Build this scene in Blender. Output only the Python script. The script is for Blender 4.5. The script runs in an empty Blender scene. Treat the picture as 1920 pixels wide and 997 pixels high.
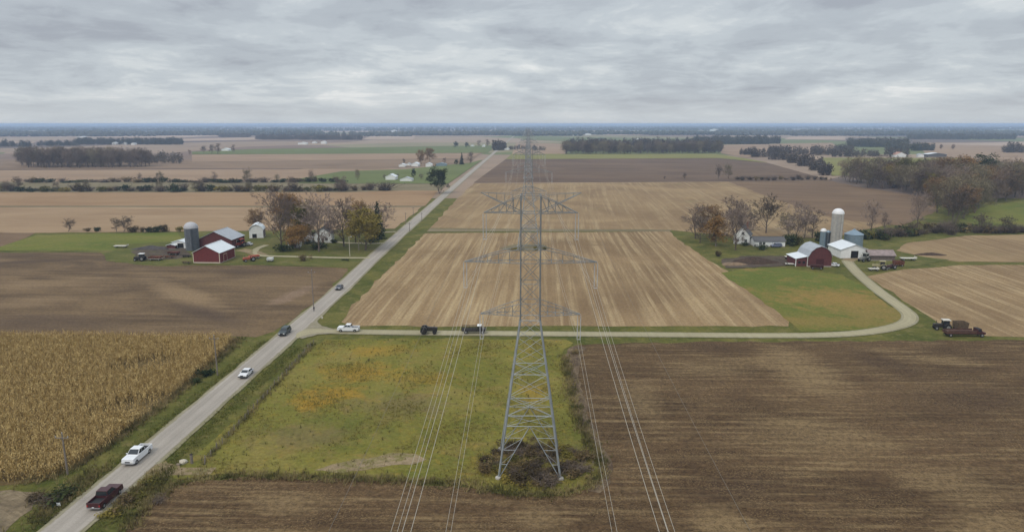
import bpy, bmesh, math, random
import numpy as np
from mathutils import Vector, Matrix
R = math.radians
scn = bpy.context.scene
COL = scn.collection

# ------------------------------------------------------------------ camera
H = 56.0; FPX = 1280.0; TH = R(11.75)
PSI = math.atan(30*math.cos(TH)/FPX)
cam = bpy.data.cameras.new('camera'); cam.sensor_width = 36; cam.lens = 24
cam.clip_start = 0.5; cam.clip_end = 120000
camo = bpy.data.objects.new('camera', cam); COL.objects.link(camo)
camo.location = (0, 0, H); camo.rotation_euler = (math.pi/2-TH, 0, PSI)
scn.camera = camo
FWD = Vector((-math.sin(PSI)*math.cos(TH), math.cos(PSI)*math.cos(TH), -math.sin(TH)))
RGT = Vector((math.cos(PSI), math.sin(PSI), 0)); UPV = RGT.cross(FWD)

def at(px, py, z=0.0):
    """ground point seen at a pixel of the 1920x997 photograph"""
    d = FWD*FPX + RGT*(px-960) - UPV*(py-498.5)
    t = (z-H)/d.z
    return Vector((d.x*t, d.y*t, z))

# ------------------------------------------------------------------ world, sun, exposure
SUN_EL, SUN_AZ = R(48), R(215)      # azimuth clockwise from +Y: behind the camera, a little to the left
w = bpy.data.worlds.new('World'); scn.world = w; w.use_nodes = True
nt = w.node_tree; N = nt.nodes; L = nt.links; N.clear()
out = N.new('ShaderNodeOutputWorld')
sky = N.new('ShaderNodeTexSky'); sky.sky_type = 'NISHITA'; sky.sun_disc = False
sky.sun_elevation = SUN_EL; sky.sun_rotation = SUN_AZ; sky.air_density = 1.2; sky.dust_density = 2.5
bg1 = N.new('ShaderNodeBackground'); bg1.inputs[1].default_value = 0.08
L.new(sky.outputs[0], bg1.inputs[0])
tc = N.new('ShaderNodeTexCoord'); sp = N.new('ShaderNodeSeparateXYZ'); L.new(tc.outputs['Generated'], sp.inputs[0])
def wm(op, a, b=None, clamp=False):
    n = N.new('ShaderNodeMath'); n.operation = op; n.use_clamp = clamp
    for i, v in enumerate((a, b)):
        if v is None: continue
        if isinstance(v, (int, float)): n.inputs[i].default_value = v
        else: L.new(v, n.inputs[i])
    return n.outputs[0]
zc = wm('MAXIMUM', sp.outputs[2], 0.0)
den = wm('ADD', zc, 0.15)
cx = wm('DIVIDE', sp.outputs[0], den); cy = wm('DIVIDE', sp.outputs[1], den)
cmb = N.new('ShaderNodeCombineXYZ'); L.new(cx, cmb.inputs[0]); L.new(cy, cmb.inputs[1])
cmb.inputs[2].default_value = 3.7
def wnoise(scale, detail, rough, dist=0.0, off=0.0):
    m = N.new('ShaderNodeVectorMath'); m.operation = 'ADD'; L.new(cmb.outputs[0], m.inputs[0]); m.inputs[1].default_value = (off, off*.7, off*.3)
    n = N.new('ShaderNodeTexNoise'); n.inputs['Scale'].default_value = scale; n.inputs['Detail'].default_value = detail
    n.inputs['Roughness'].default_value = rough; n.inputs['Distortion'].default_value = dist
    L.new(m.outputs[0], n.inputs['Vector']); return n.outputs[0]
def wramp(v, stops):
    r = N.new('ShaderNodeValToRGB'); e = r.color_ramp.elements
    r.color_ramp.interpolation = 'EASE'
    while len(e) < len(stops): e.new(0.5)
    for k, (p, c) in enumerate(stops): e[k].position = p; e[k].color = (*c, 1)
    L.new(v, r.inputs[0]); return r.outputs[0]
n1 = wnoise(0.75, 10, 0.56, 0.4, 2.3)
n2 = wnoise(2.1, 9, 0.62, 0.3, 7.1)
nn = wm('ADD', wm('MULTIPLY', n1, 0.58), wm('MULTIPLY', n2, 0.42))
cc = wramp(nn, [(0.37, (0.35, 0.38, 0.43)), (0.45, (0.425, 0.465, 0.51)), (0.51, (0.49, 0.535, 0.575)), (0.565, (0.58, 0.62, 0.645)), (0.64, (0.75, 0.765, 0.765))])
# horizon is a milky even band; overhead the overcast is brighter (CIE overcast)
hz = wramp(zc, [(0.0, (1, 1, 1)), (0.055, (0.0, 0.0, 0.0))])
mixh = N.new('ShaderNodeMix'); mixh.data_type = 'RGBA'
L.new(wm('MULTIPLY', hz, 0.72), mixh.inputs[0]); L.new(cc, mixh.inputs[6]); mixh.inputs[7].default_value = (0.545, 0.575, 0.595, 1)
lum = wm('ADD', 0.97, wm('MULTIPLY', wm('MAXIMUM', wm('SUBTRACT', zc, 0.2), 0.0), 1.15))
mul = N.new('ShaderNodeVectorMath'); mul.operation = 'SCALE'; L.new(mixh.outputs[2], mul.inputs[0]); L.new(lum, mul.inputs[3])
bg2 = N.new('ShaderNodeBackground'); L.new(mul.outputs[0], bg2.inputs[0])
ms = N.new('ShaderNodeMixShader'); ms.inputs[0].default_value = 0.93
L.new(bg1.outputs[0], ms.inputs[1]); L.new(bg2.outputs[0], ms.inputs[2]); L.new(ms.outputs[0], out.inputs[0])

sl = bpy.data.lights.new('sun', 'SUN'); sl.energy = 1.35; sl.angle = R(16); sl.color = (1.0, 0.93, 0.82)
so = bpy.data.objects.new('sun', sl); COL.objects.link(so)
sdir = Vector((math.sin(SUN_AZ)*math.cos(SUN_EL), math.cos(SUN_AZ)*math.cos(SUN_EL), math.sin(SUN_EL)))
so.rotation_euler = sdir.to_track_quat('Z', 'Y').to_euler(); so.location = (0, 0, 200)
scn.view_settings.view_transform = 'Standard'; scn.view_settings.look = 'None'
scn.view_settings.exposure = 0.22; scn.view_settings.gamma = 1.0; scn.view_settings.use_curve_mapping = False
scn.render.engine = 'CYCLES'
scn.cycles.max_bounces = 5; scn.cycles.diffuse_bounces = 2; scn.cycles.volume_bounces = 1
scn.cycles.transparent_max_bounces = 8
scn.cycles.use_denoising = True

# ------------------------------------------------------------------ materials
MATS = {}
def mat(name, col, rough=0.8, metal=0.0, spec=0.3, var=0.0, vscale=3.0, bump=0.0, trans=0.0):
    if name in MATS: return MATS[name]
    m = bpy.data.materials.new(name); m.use_nodes = True; MATS[name] = m
    b = m.node_tree.nodes['Principled BSDF']
    b.inputs['Base Color'].default_value = (*col, 1); b.inputs['Roughness'].default_value = rough
    b.inputs['Metallic'].default_value = metal; b.inputs['Specular IOR Level'].default_value = spec
    if var:
        t = m.node_tree
        g = t.nodes.new('ShaderNodeTexCoord'); n = t.nodes.new('ShaderNodeTexNoise')
        n.inputs['Scale'].default_value = vscale; n.inputs['Detail'].default_value = 6
        t.links.new(g.outputs['Object'], n.inputs['Vector'])
        r = t.nodes.new('ShaderNodeValToRGB'); e = r.color_ramp.elements
        e[0].position = 0.3; e[1].position = 0.7
        e[0].color = (*[c*(1-var) for c in col], 1); e[1].color = (*[min(1, c*(1+var)) for c in col], 1)
        t.links.new(n.outputs[0], r.inputs[0]); t.links.new(r.outputs[0], b.inputs['Base Color'])
        if bump:
            bp = t.nodes.new('ShaderNodeBump'); bp.inputs['Strength'].default_value = bump; bp.inputs['Distance'].default_value = 0.05
            t.links.new(n.outputs[0], bp.inputs['Height']); t.links.new(bp.outputs[0], b.inputs['Normal'])
    return m

def leafmat(name, c1, c2, c3=None, scale=0.9):
    """foliage / twigs: colour varies clump by clump and from plant to plant"""
    if name in MATS: return MATS[name]
    m = bpy.data.materials.new(name); m.use_nodes = True; MATS[name] = m
    t = m.node_tree; b = t.nodes['Principled BSDF']
    b.inputs['Roughness'].default_value = 0.9; b.inputs['Specular IOR Level'].default_value = 0.1
    g = t.nodes.new('ShaderNodeTexCoord'); n = t.nodes.new('ShaderNodeTexNoise')
    n.inputs['Scale'].default_value = scale; n.inputs['Detail'].default_value = 3
    t.links.new(g.outputs['Object'], n.inputs['Vector'])
    oi = t.nodes.new('ShaderNodeObjectInfo')
    a = t.nodes.new('ShaderNodeMath'); a.operation = 'MULTIPLY_ADD'; a.inputs[1].default_value = 0.56; a.inputs[2].default_value = -0.28
    t.links.new(oi.outputs['Random'], a.inputs[0])
    s = t.nodes.new('ShaderNodeMath'); t.links.new(n.outputs[0], s.inputs[0]); t.links.new(a.outputs[0], s.inputs[1])
    r = t.nodes.new('ShaderNodeValToRGB'); e = r.color_ramp.elements
    if c3: e.new(0.5)
    cs = [c1, c2] + ([c3] if c3 else [])
    ps = [0.3, 0.7] if not c3 else [0.28, 0.5, 0.72]
    for k in range(len(cs)): e[k].position = ps[k]; e[k].color = (*cs[k], 1)
    t.links.new(s.outputs[0], r.inputs[0]); t.links.new(r.outputs[0], b.inputs['Base Color'])
    return m

class G:
    """small node graph helper for ground surfaces (world metres)"""
    def __init__(s, name):
        s.m = bpy.data.materials.new(name); s.m.use_nodes = True; s.t = s.m.node_tree
        s.b = s.t.nodes['Principled BSDF']; s.b.inputs['Roughness'].default_value = 0.95
        s.b.inputs['Specular IOR Level'].default_value = 0.1
        s.pos = s.t.nodes.new('ShaderNodeNewGeometry').outputs['Position']
    def math(s, op, a, b=None, clamp=False):
        n = s.t.nodes.new('ShaderNodeMath'); n.operation = op; n.use_clamp = clamp
        for i, v in enumerate((a, b)):
            if v is None: continue
            if isinstance(v, (int, float)): n.inputs[i].default_value = v
            else: s.t.links.new(v, n.inputs[i])
        return n.outputs[0]
    def noise(s, sx, sy, detail=5, rough=0.55, rot=0.0, dist=0.0, off=(0, 0, 0)):
        mp = s.t.nodes.new('ShaderNodeMapping'); mp.vector_type = 'TEXTURE' if False else 'POINT'
        r = s.t.nodes.new('ShaderNodeVectorRotate'); r.rotation_type = 'Z_AXIS'; r.inputs['Angle'].default_value = rot
        s.t.links.new(s.pos, r.inputs['Vector'])
        s.t.links.new(r.outputs[0], mp.inputs['Vector'])
        mp.inputs['Scale'].default_value = (sx, sy, 1); mp.inputs['Location'].default_value = off
        n = s.t.nodes.new('ShaderNodeTexNoise'); n.inputs['Scale'].default_value = 1; n.inputs['Detail'].default_value = detail
        n.inputs['Roughness'].default_value = rough; n.inputs['Distortion'].default_value = dist
        s.t.links.new(mp.outputs[0], n.inputs['Vector']); return n.outputs[0]
    def ramp(s, v, stops):
        r = s.t.nodes.new('ShaderNodeValToRGB'); e = r.color_ramp.elements
        while len(e) < len(stops): e.new(0.5)
        for k, (p, c) in enumerate(stops):
            e[k].position = p; e[k].color = (*c, 1) if not isinstance(c, (int, float)) else (c, c, c, 1)
        s.t.links.new(v, r.inputs[0]); return r.outputs[0]
    def mix(s, f, a, b, mode='MIX'):
        n = s.t.nodes.new('ShaderNodeMix'); n.data_type = 'RGBA'; n.blend_type = mode
        for i, v in ((0, f), (6, a), (7, b)):
            if isinstance(v, (int, float)): n.inputs[i].default_value = v
            elif isinstance(v, tuple): n.inputs[i].default_value = (*v, 1)
            else: s.t.links.new(v, n.inputs[i])
        return n.outputs[2]
    def near(s, p, rx, ry, rot=0.0):
        """soft elliptical mask around a world point"""
        v = s.t.nodes.new('ShaderNodeVectorMath'); v.operation = 'SUBTRACT'; s.t.links.new(s.pos, v.inputs[0]); v.inputs[1].default_value = (p[0], p[1], 0)
        vr = s.t.nodes.new('ShaderNodeVectorRotate'); vr.rotation_type = 'Z_AXIS'; vr.inputs['Angle'].default_value = -rot; s.t.links.new(v.outputs[0], vr.inputs['Vector'])
        v2 = s.t.nodes.new('ShaderNodeVectorMath'); v2.operation = 'MULTIPLY'; s.t.links.new(vr.outputs[0], v2.inputs[0]); v2.inputs[1].default_value = (1/rx, 1/ry, 0)
        l = s.t.nodes.new('ShaderNodeVectorMath'); l.operation = 'LENGTH'; s.t.links.new(v2.outputs[0], l.inputs[0])
        return s.math('SUBTRACT', 1.0, l.outputs[1], True)
    def done(s, col, h=None, strength=0.5, dist=0.12):
        s.t.links.new(col, s.b.inputs['Base Color'])
        if h is not None:
            bp = s.t.nodes.new('ShaderNodeBump'); bp.inputs['Strength'].default_value = strength; bp.inputs['Distance'].default_value = dist
            s.t.links.new(h, bp.inputs['Height']); s.t.links.new(bp.outputs[0], s.b.inputs['Normal'])
        return s.m

def field_mat(name, base, dark, light, rows='x', patch=40, pd=(0.42, 0.62), across=0.5, along=0.02, sl=(0.48, 0.68), samt=0.7, fine=0.25, rot=0.0, seed=0.0, green=None, gd=(0.6, 0.75), spots=(), specks=0.35):
    g = G(name); o = (seed, seed*1.7, seed*0.3)
    pa = g.noise(1/patch, 1/patch if rows != 'x' else 1.8/patch, 5, 0.6, rot, 0.8, o)
    col = g.mix(g.ramp(pa, [(pd[0], 0.0), (pd[1], 1.0)]), dark, base)
    a, b = (along, across) if rows == 'x' else (across, along)
    st = g.noise(a, b, 6, 0.62, rot, 0.15, (seed*3, 4+seed, 0))
    st2 = g.noise(a*2.3, b*4.5, 4, 0.6, rot, 0.1, (9+seed, 4, 0))
    pb = g.noise(1.4/patch, 2.0/patch, 4, 0.6, rot, 0.5, (seed+21, 3, 2))
    sm = g.math('MULTIPLY', g.ramp(st, [(sl[0], 0.0), (sl[1], 1.0)]), g.ramp(pb, [(0.33, 0.25), (0.62, 1.0)]))
    col = g.mix(g.math('MULTIPLY', sm, samt), col, light)
    col = g.mix(g.math('MULTIPLY', g.ramp(st2, [(0.35, 1.0), (0.55, 0.0)]), 0.45), col, dark)
    if green:
        gn = g.noise(2.2/patch, 2.2/patch, 5, 0.65, rot, 0.6, (seed+5, 11, 0))
        col = g.mix(g.ramp(gn, [(gd[0], 0.0), (gd[1], 0.8)]), col, green)
    for (p, rx, ry, ro, c, amt) in spots:
        mk = g.near(p, rx, ry, ro); nz = g.math('ADD', g.math('MULTIPLY', st, 0.55), g.math('MULTIPLY', pa, 0.45))
        v = g.math('ADD', mk, g.math('MULTIPLY', g.math('SUBTRACT', nz, 0.5), 2.6))
        mm = g.math('MULTIPLY', g.ramp(v, [(0.15, 0.0), (0.75, 1.0)]), g.ramp(mk, [(0.0, 0.0), (0.3, 1.0)]))
        col = g.mix(g.math('MULTIPLY', mm, amt), col, c)
    fn = g.noise(1.1, 1.1, 6, 0.7, 0, 0.2, (1, 2, seed))
    col = g.mix(1.0, col, g.ramp(fn, [(0.3, 1-fine), (0.7, 1+fine)]), 'MULTIPLY')
    if specks:
        f2 = g.noise(3.2, 3.2, 4, 0.7, 0, 0.0, (7, seed, 3)); f3 = g.noise(0.12, 0.16, 5, 0.65, 0, 0.3, (seed, 2, 8))
        col = g.mix(g.math('MULTIPLY', g.math('MULTIPLY', g.ramp(f2, [(0.52, 0.0), (0.64, 1.0)]), g.ramp(f3, [(0.40, 0.1), (0.60, 1.0)])), specks), col, light)
        col = g.mix(g.math('MULTIPLY', g.ramp(f2, [(0.34, 1.0), (0.44, 0.0)]), specks*0.7), col, tuple(c*0.55 for c in dark))
    h = g.math('ADD', fn, st2)
    return g.done(col, h, 0.45, 0.25)

# ------------------------------------------------------------------ mesh builder
class MB:
    def __init__(s): s.v = []; s.f = []; s.mi = []; s.cur = 0
    def quad(s, a, b, c, d): s.poly([a, b, c, d])
    def poly(s, pts):
        i = len(s.v); s.v += [tuple(p) for p in pts]; s.f.append(tuple(range(i, i+len(pts)))); s.mi.append(s.cur)
    def box(s, x0, x1, y0, y1, z0, z1):
        i = len(s.v)
        s.v += [(x0,y0,z0),(x1,y0,z0),(x1,y1,z0),(x0,y1,z0),(x0,y0,z1),(x1,y0,z1),(x1,y1,z1),(x0,y1,z1)]
        for f in ((0,3,2,1),(4,5,6,7),(0,1,5,4),(1,2,6,5),(2,3,7,6),(3,0,4,7)):
            s.f.append(tuple(i+k for k in f)); s.mi.append(s.cur)
    def tube(s, p, q, r0, r1=None, n=6, cap=True):
        p = Vector(p); q = Vector(q); r1 = r0 if r1 is None else r1
        d = (q-p)
        if d.length < 1e-6: return
        d.normalize(); a = d.orthogonal().normalized(); b = d.cross(a)
        i = len(s.v)
        for (c, r) in ((p, r0), (q, r1)):
            for k in range(n):
                t = 2*math.pi*(k+.5)/n; s.v.append(tuple(c + a*(r*math.cos(t)) + b*(r*math.sin(t))))
        for k in range(n):
            k2 = (k+1) % n; s.f.append((i+k, i+k2, i+n+k2, i+n+k)); s.mi.append(s.cur)
        if cap:
            s.f.append(tuple(i+k for k in reversed(range(n)))); s.mi.append(s.cur)
            s.f.append(tuple(i+n+k for k in range(n))); s.mi.append(s.cur)
    def path(s, pts, r, n=6):
        pts = [Vector(p) for p in pts]; i0 = len(s.v)
        for j, p in enumerate(pts):
            d = (pts[min(j+1, len(pts)-1)] - pts[max(j-1, 0)]).normalized()
            a = Vector((0, 0, 1)).cross(d)
            if a.length < 1e-3: a = Vector((1, 0, 0)).cross(d)
            a.normalize(); b = d.cross(a)
            for k in range(n):
                t = 2*math.pi*(k+.5)/n; s.v.append(tuple(p + a*(r*math.cos(t)) + b*(r*math.sin(t))))
        for j in range(len(pts)-1):
            for k in range(n):
                k2 = (k+1) % n; q = i0+j*n
                s.f.append((q+k, q+k2, q+n+k2, q+n+k)); s.mi.append(s.cur)
    def prism(s, prof, axis, a0, a1, taper=None):
        """profile of 2D points extruded along an axis ('x': prof=(y,z), 'y': prof=(x,z), 'z': prof=(x,y))"""
        def P(u, v, t):
            return (t, u, v) if axis == 'x' else ((u, t, v) if axis == 'y' else (u, v, t))
        n = len(prof); i = len(s.v)
        for t in (a0, a1):
            for (u, v) in prof:
                tt = t if taper is None else t*taper(u, v)
                s.v.append(P(u, v, tt))
        for k in range(n):
            k2 = (k+1) % n; s.f.append((i+k, i+k2, i+n+k2, i+n+k)); s.mi.append(s.cur)
        s.f.append(tuple(i+k for k in reversed(range(n)))); s.mi.append(s.cur)
        s.f.append(tuple(i+n+k for k in range(n))); s.mi.append(s.cur)
    def lathe(s, prof, c=(0, 0), n=24, close=True):
        i = len(s.v); m = len(prof)
        for (r, z) in prof:
            for k in range(n):
                t = 2*math.pi*k/n; s.v.append((c[0]+r*math.cos(t), c[1]+r*math.sin(t), z))
        for j in range(m-1):
            for k in range(n):
                k2 = (k+1) % n; s.f.append((i+j*n+k, i+j*n+k2, i+(j+1)*n+k2, i+(j+1)*n+k)); s.mi.append(s.cur)
        if close:
            s.f.append(tuple(i+k for k in reversed(range(n)))); s.mi.append(s.cur)
            s.f.append(tuple(i+(m-1)*n+k for k in range(n))); s.mi.append(s.cur)
    def build(s, name, m, parent=None, bevel=0, smooth=False):
        me = bpy.data.meshes.new(name); me.from_pydata(s.v, [], s.f)
        for mm in (m if isinstance(m, (list, tuple)) else [m]): me.materials.append(mm)
        if any(s.mi): me.polygons.foreach_set('material_index', s.mi)
        bm = bmesh.new(); bm.from_mesh(me); 
        bmesh.ops.recalc_face_normals(bm, faces=bm.faces); bm.to_mesh(me); bm.free()
        if smooth: me.polygons.foreach_set('use_smooth', [True]*len(me.polygons))
        o = bpy.data.objects.new(name, me); COL.objects.link(o)
        if parent is not None: o.parent = parent
        if bevel:
            b = o.modifiers.new('bevel', 'BEVEL'); b.width = bevel; b.segments = 2; b.limit_method = 'ANGLE'; b.angle_limit = R(35)
        return o

def tag(o, label=None, cat=None, group=None, kind=None):
    if label: o['label'] = label
    if cat: o['category'] = cat
    if group: o['group'] = group
    if kind: o['kind'] = kind
    return o
def thing(name, label, cat, loc, rz=0.0, group=None):
    o = bpy.data.objects.new(name, None); COL.objects.link(o); o.empty_display_size = 0.5
    o.location = loc; o.rotation_euler = (0, 0, rz); return tag(o, label, cat, group)
KIDS = {}
def copy_tree(o, parent=None):
    c = o.copy(); COL.objects.link(c); c.parent = parent
    for ch in (KIDS.get(o.name) or list(o.children)): copy_tree(ch, c)
    return c

def sheet(name, pts, z, m, ragged=0.0, step=4.0, seed=1):
    """flat polygon on the ground from world points; ragged edges like a real field boundary"""
    rnd = random.Random(seed); pp = []
    n = len(pts)
    for i in range(n):
        a = Vector(pts[i]); b = Vector(pts[(i+1) % n]); d = b-a; k = 1
        if ragged: k = int(min(60, max(1, d.length/step)))
        nrm = Vector((-d.y, d.x, 0)); nrm = nrm.normalized() if nrm.length else nrm
        for j in range(k):
            p = a + d*(j/k)
            if ragged and j: p = p + nrm*rnd.uniform(-ragged, ragged)
            pp.append((p.x, p.y, z))
    bm = bmesh.new(); f = bm.faces.new([bm.verts.new(p) for p in pp]); f.normal_update()
    if f.normal.z < 0: f.normal_flip()
    bmesh.ops.triangulate(bm, faces=[f])
    me = bpy.data.meshes.new(name); bm.to_mesh(me); bm.free(); me.materials.append(m)
    o = bpy.data.objects.new(name, me); COL.objects.link(o); return tag(o, kind='structure')
def P(*xy): return [at(a, b) for a, b in xy]

def ribbon(name, cl, width, z, m):
    """road strip along a centre line of world points; width number or list"""
    cl = [Vector(p) for p in cl]; v = []; f = []
    for i, p in enumerate(cl):
        d = (cl[min(i+1, len(cl)-1)]-cl[max(i-1, 0)]); d.z = 0; d.normalize(); nn_ = Vector((-d.y, d.x, 0))
        wd = width[i] if isinstance(width, list) else width
        for k in (-.5, -.25, 0, .25, .5): q = p+nn_*(wd*k); v.append((q.x, q.y, z + (0.04*(1-(2*k)**2))))
    for i in range(len(cl)-1):
        for k in range(4): a = i*5+k; f.append((a+1, a, a+5, a+6))
    me = bpy.data.meshes.new(name); me.from_pydata(v, [], f); me.materials.append(m)
    uv = me.uv_layers.new(name='UVMap'); cum = [0.0]
    for i in range(1, len(cl)): cum.append(cum[-1]+(cl[i]-cl[i-1]).length)
    for lp in me.loops: uv.data[lp.index].uv = ((lp.vertex_index % 5)/4.0, cum[lp.vertex_index//5])
    bm = bmesh.new(); bm.from_mesh(me); bmesh.ops.recalc_face_normals(bm, faces=bm.faces)
    if sum(q.normal.z for q in bm.faces) < 0: bmesh.ops.reverse_faces(bm, faces=bm.faces)
    bm.to_mesh(me); bm.free()
    o = bpy.data.objects.new(name, me); COL.objects.link(o); return tag(o, kind='structure')
def spline(pts, n=8):
    pts = [Vector(p) for p in pts]; r = []
    for i in range(len(pts)-1):
        p0 = pts[max(i-1, 0)]; p1 = pts[i]; p2 = pts[i+1]; p3 = pts[min(i+2, len(pts)-1)]
        for k in range(n):
            t = k/n
            r.append(0.5*((2*p1)+(p2-p0)*t+(2*p0-5*p1+4*p2-p3)*t*t+(3*p1-p0-3*p2+p3)*t**3))
    r.append(pts[-1]); return r

# ------------------------------------------------------------------ surfaces
def grass_mat(name, c1, c2, c3, dry, patch=12, seed=0.0, spots=()):
    g = G(name)
    pa = g.noise(1/patch, 1/patch, 6, 0.62, 0, 0.7, (seed, seed, 0))
    col = g.ramp(pa, [(0.3, c1), (0.5, c2), (0.68, c3)])
    pb = g.noise(2.4/patch, 3.4/patch, 6, 0.66, 0.3, 0.5, (seed+8, 2, 0))
    col = g.mix(g.ramp(pb, [(0.52, 0.0), (0.70, 0.85)]), col, dry)
    for (p, rx, ry, c, amt) in spots:
        mk = g.near(p, rx, ry); nz = g.noise(0.25, 0.3, 6, 0.7, 0.5, 0.6, (p[0], p[1], 0))
        v = g.math('ADD', mk, g.math('MULTIPLY', g.math('SUBTRACT', nz, 0.5), 2.3))
        col = g.mix(g.math('MULTIPLY', g.ramp(v, [(0.2, 0.0), (0.75, 1.0)]), amt), col, c)
    fn = g.noise(1.3, 1.3, 8, 0.75, 0, 0.3, (3, seed, 0))
    dk = g.noise(0.45, 0.6, 5, 0.7, 0, 0.4, (30+seed, 9, 0))
    col = g.mix(1.0, col, g.ramp(fn, [(0.28, 0.62), (0.72, 1.32)]), 'MULTIPLY')
    col = g.mix(g.ramp(dk, [(0.63, 0.0), (0.75, 0.6)]), col, (0.045, 0.052, 0.016))
    return g.done(col, fn, 0.7, 0.3)

ORANGE = (0.30, 0.185, 0.028)
m_meadow = grass_mat('meadow_grass', (0.105, 0.115, 0.021), (0.170, 0.158, 0.033), (0.218, 0.182, 0.048), (0.205, 0.15, 0.05), 14, 2.0, spots=(
    (at(585, 757), 6, 5, ORANGE, 1.0), (at(625, 738), 10, 7, ORANGE, 0.9), (at(680, 698), 14, 9, ORANGE, 0.8), (at(720, 655), 12, 6, ORANGE, 0.5), (at(800, 712), 10, 7, ORANGE, 0.5), (at(930, 870), 7, 6, ORANGE, 0.5),
    (at(1000, 735), 6, 9, ORANGE, 0.5), (at(690, 660), 8, 7, ORANGE, 0.5), (at(640, 800), 20, 10, (0.10, 0.115, 0.025), 0.5), (at(560, 820), 14, 8, (0.17, 0.12, 0.06), 0.5), (at(760, 760), 16, 9, (0.17, 0.125, 0.065), 0.55)))
m_verge = grass_mat('verge_grass', (0.058, 0.072, 0.014), (0.102, 0.102, 0.024), (0.155, 0.138, 0.036), (0.19, 0.155, 0.06), 9, 5.0)
m_yard = grass_mat('yard_grass', (0.070, 0.082, 0.02), (0.105, 0.108, 0.027), (0.145, 0.13, 0.042), (0.18, 0.145, 0.06), 24, 9.0)
m_pasture = grass_mat('pasture_grass', (0.092, 0.118, 0.022), (0.132, 0.144, 0.028), (0.165, 0.155, 0.036), (0.19, 0.16, 0.05), 40, 4.0)
m_gpatch = grass_mat('hay_grass', (0.085, 0.118, 0.020), (0.118, 0.136, 0.027), (0.16, 0.145, 0.034), (0.24, 0.16, 0.05), 26, 12.0, spots=((at(1580, 562), 34, 24, (0.25, 0.165, 0.05), 0.95), (at(1540, 604), 40, 10, (0.21, 0.155, 0.045), 0.8), (at(1650, 588), 20, 16, (0.22, 0.16, 0.05), 0.8)))
def seg(a, b, wd, c, amt):
    p = at(*a); q = at(*b); d = q-p; return ((p+q)/2, d.length/2*1.15, wd, math.atan2(d.y, d.x), c, amt)
TANP = (0.25, 0.172, 0.097); DKP = (0.074, 0.050, 0.035)
SP_LEFT = (seg((250, 508), (470, 612), 9, TANP, 0.75), seg((-60, 540), (230, 520), 14, TANP, 0.5), seg((300, 560), (480, 618), 8, DKP, 0.75), seg((-100, 500), (215, 482), 7, DKP, 0.8), seg((320, 508), (620, 510), 7, DKP, 0.55), seg((480, 585), (600, 530), 5, (0.24, 0.165, 0.115), 0.6), seg((-80, 600), (260, 610), 12, DKP, 0.6), seg((-100, 575), (180, 560), 10, TANP, 0.4))
TP2 = (0.235, 0.165, 0.084)
SP_DARK = (seg((1440, 640), (1580, 760), 12, TP2, 0.8), seg((1200, 690), (1480, 690), 9, TP2, 0.55), seg((1180, 700), (1240, 830), 7, TP2, 0.6), seg((1330, 800), (1700, 830), 14, TP2, 0.55), seg((1600, 660), (1900, 690), 7, TP2, 0.55), seg((1280, 980), (1420, 960), 6, TP2, 0.6), seg((1650, 900), (1950, 920), 8, TP2, 0.5), seg((420, 930), (640, 960), 5, TP2, 0.55), seg((950, 960), (1080, 985), 5, TP2, 0.55), seg((1750, 990), (1950, 970), 6, TP2, 0.6), seg((1580, 650), (1760, 720), 8, (0.052, 0.032, 0.020), 0.8), seg((1240, 640), (1420, 660), 6, (0.052, 0.032, 0.020), 0.7), seg((1250, 930), (1500, 900), 8, (0.052, 0.032, 0.020), 0.7), seg((1700, 760), (1950, 740), 10, (0.052, 0.032, 0.020), 0.7))
SP_DARK = tuple((p, a, b, r, c, m*.78) for p, a, b, r, c, m in SP_DARK)
m_dark = field_mat('ploughed_soil', (0.108, 0.067, 0.034), (0.064, 0.039, 0.020), (0.25, 0.175, 0.088), 'x', 24, (0.35, 0.62), 0.8, 0.05, (0.47, 0.68), 0.78, 0.5, 0.0, 3.0, spots=SP_DARK, specks=0.75)
m_left = field_mat('harrowed_soil', (0.172, 0.115, 0.062), (0.09, 0.06, 0.035), (0.25, 0.172, 0.10), 'x', 42, (0.38, 0.62), 0.30, 0.02, (0.46, 0.70), 0.6, 0.3, 0.05, 6.0, spots=SP_LEFT)
m_stub = field_mat('bean_stubble', (0.285, 0.195, 0.103), (0.185, 0.121, 0.063), (0.43, 0.325, 0.185), 'y', 55, (0.36, 0.62), 0.42, 0.008, (0.46, 0.62), 0.8, 0.25, 0.02, 1.0)
m_stub2 = field_mat('old_stubble', (0.295, 0.206, 0.110), (0.205, 0.136, 0.073), (0.39, 0.295, 0.17), 'y', 60, (0.38, 0.62), 0.30, 0.006, (0.48, 0.64), 0.7, 0.12, 0.06, 2.0, green=(0.19, 0.16, 0.075))
m_tan = field_mat('tan_stubble', (0.31, 0.215, 0.128), (0.25, 0.165, 0.095), (0.38, 0.275, 0.17), 'x', 70, (0.35, 0.6), 0.10, 0.006, (0.46, 0.66), 0.7, 0.10, 0.0, 4.0)
m_orange = field_mat('orange_stubble', (0.305, 0.198, 0.11), (0.255, 0.16, 0.087), (0.345, 0.245, 0.148), 'x', 90, (0.35, 0.6), 0.10, 0.006, (0.46, 0.66), 0.6, 0.10, 0.0, 7.0)
m_brown = field_mat('brown_soil', (0.178, 0.117, 0.068), (0.127, 0.082, 0.05), (0.24, 0.165, 0.11), 'x', 80, (0.35, 0.6), 0.09, 0.006, (0.46, 0.66), 0.6, 0.12, 0.35, 5.0)
m_purple = field_mat('plum_soil', (0.155, 0.104, 0.068), (0.105, 0.07, 0.049), (0.225, 0.16, 0.105), 'x', 90, (0.38, 0.6), 0.06, 0.004, (0.5, 0.68), 0.6, 0.1, 0.0, 8.0)
m_far_tan = field_mat('far_stubble', (0.31, 0.215, 0.14), (0.24, 0.165, 0.11), (0.37, 0.27, 0.18), 'x', 200, (0.35, 0.6), 0.02, 0.0015, (0.46, 0.66), 0.6, 0.08, 0.0, 14.0)
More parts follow.
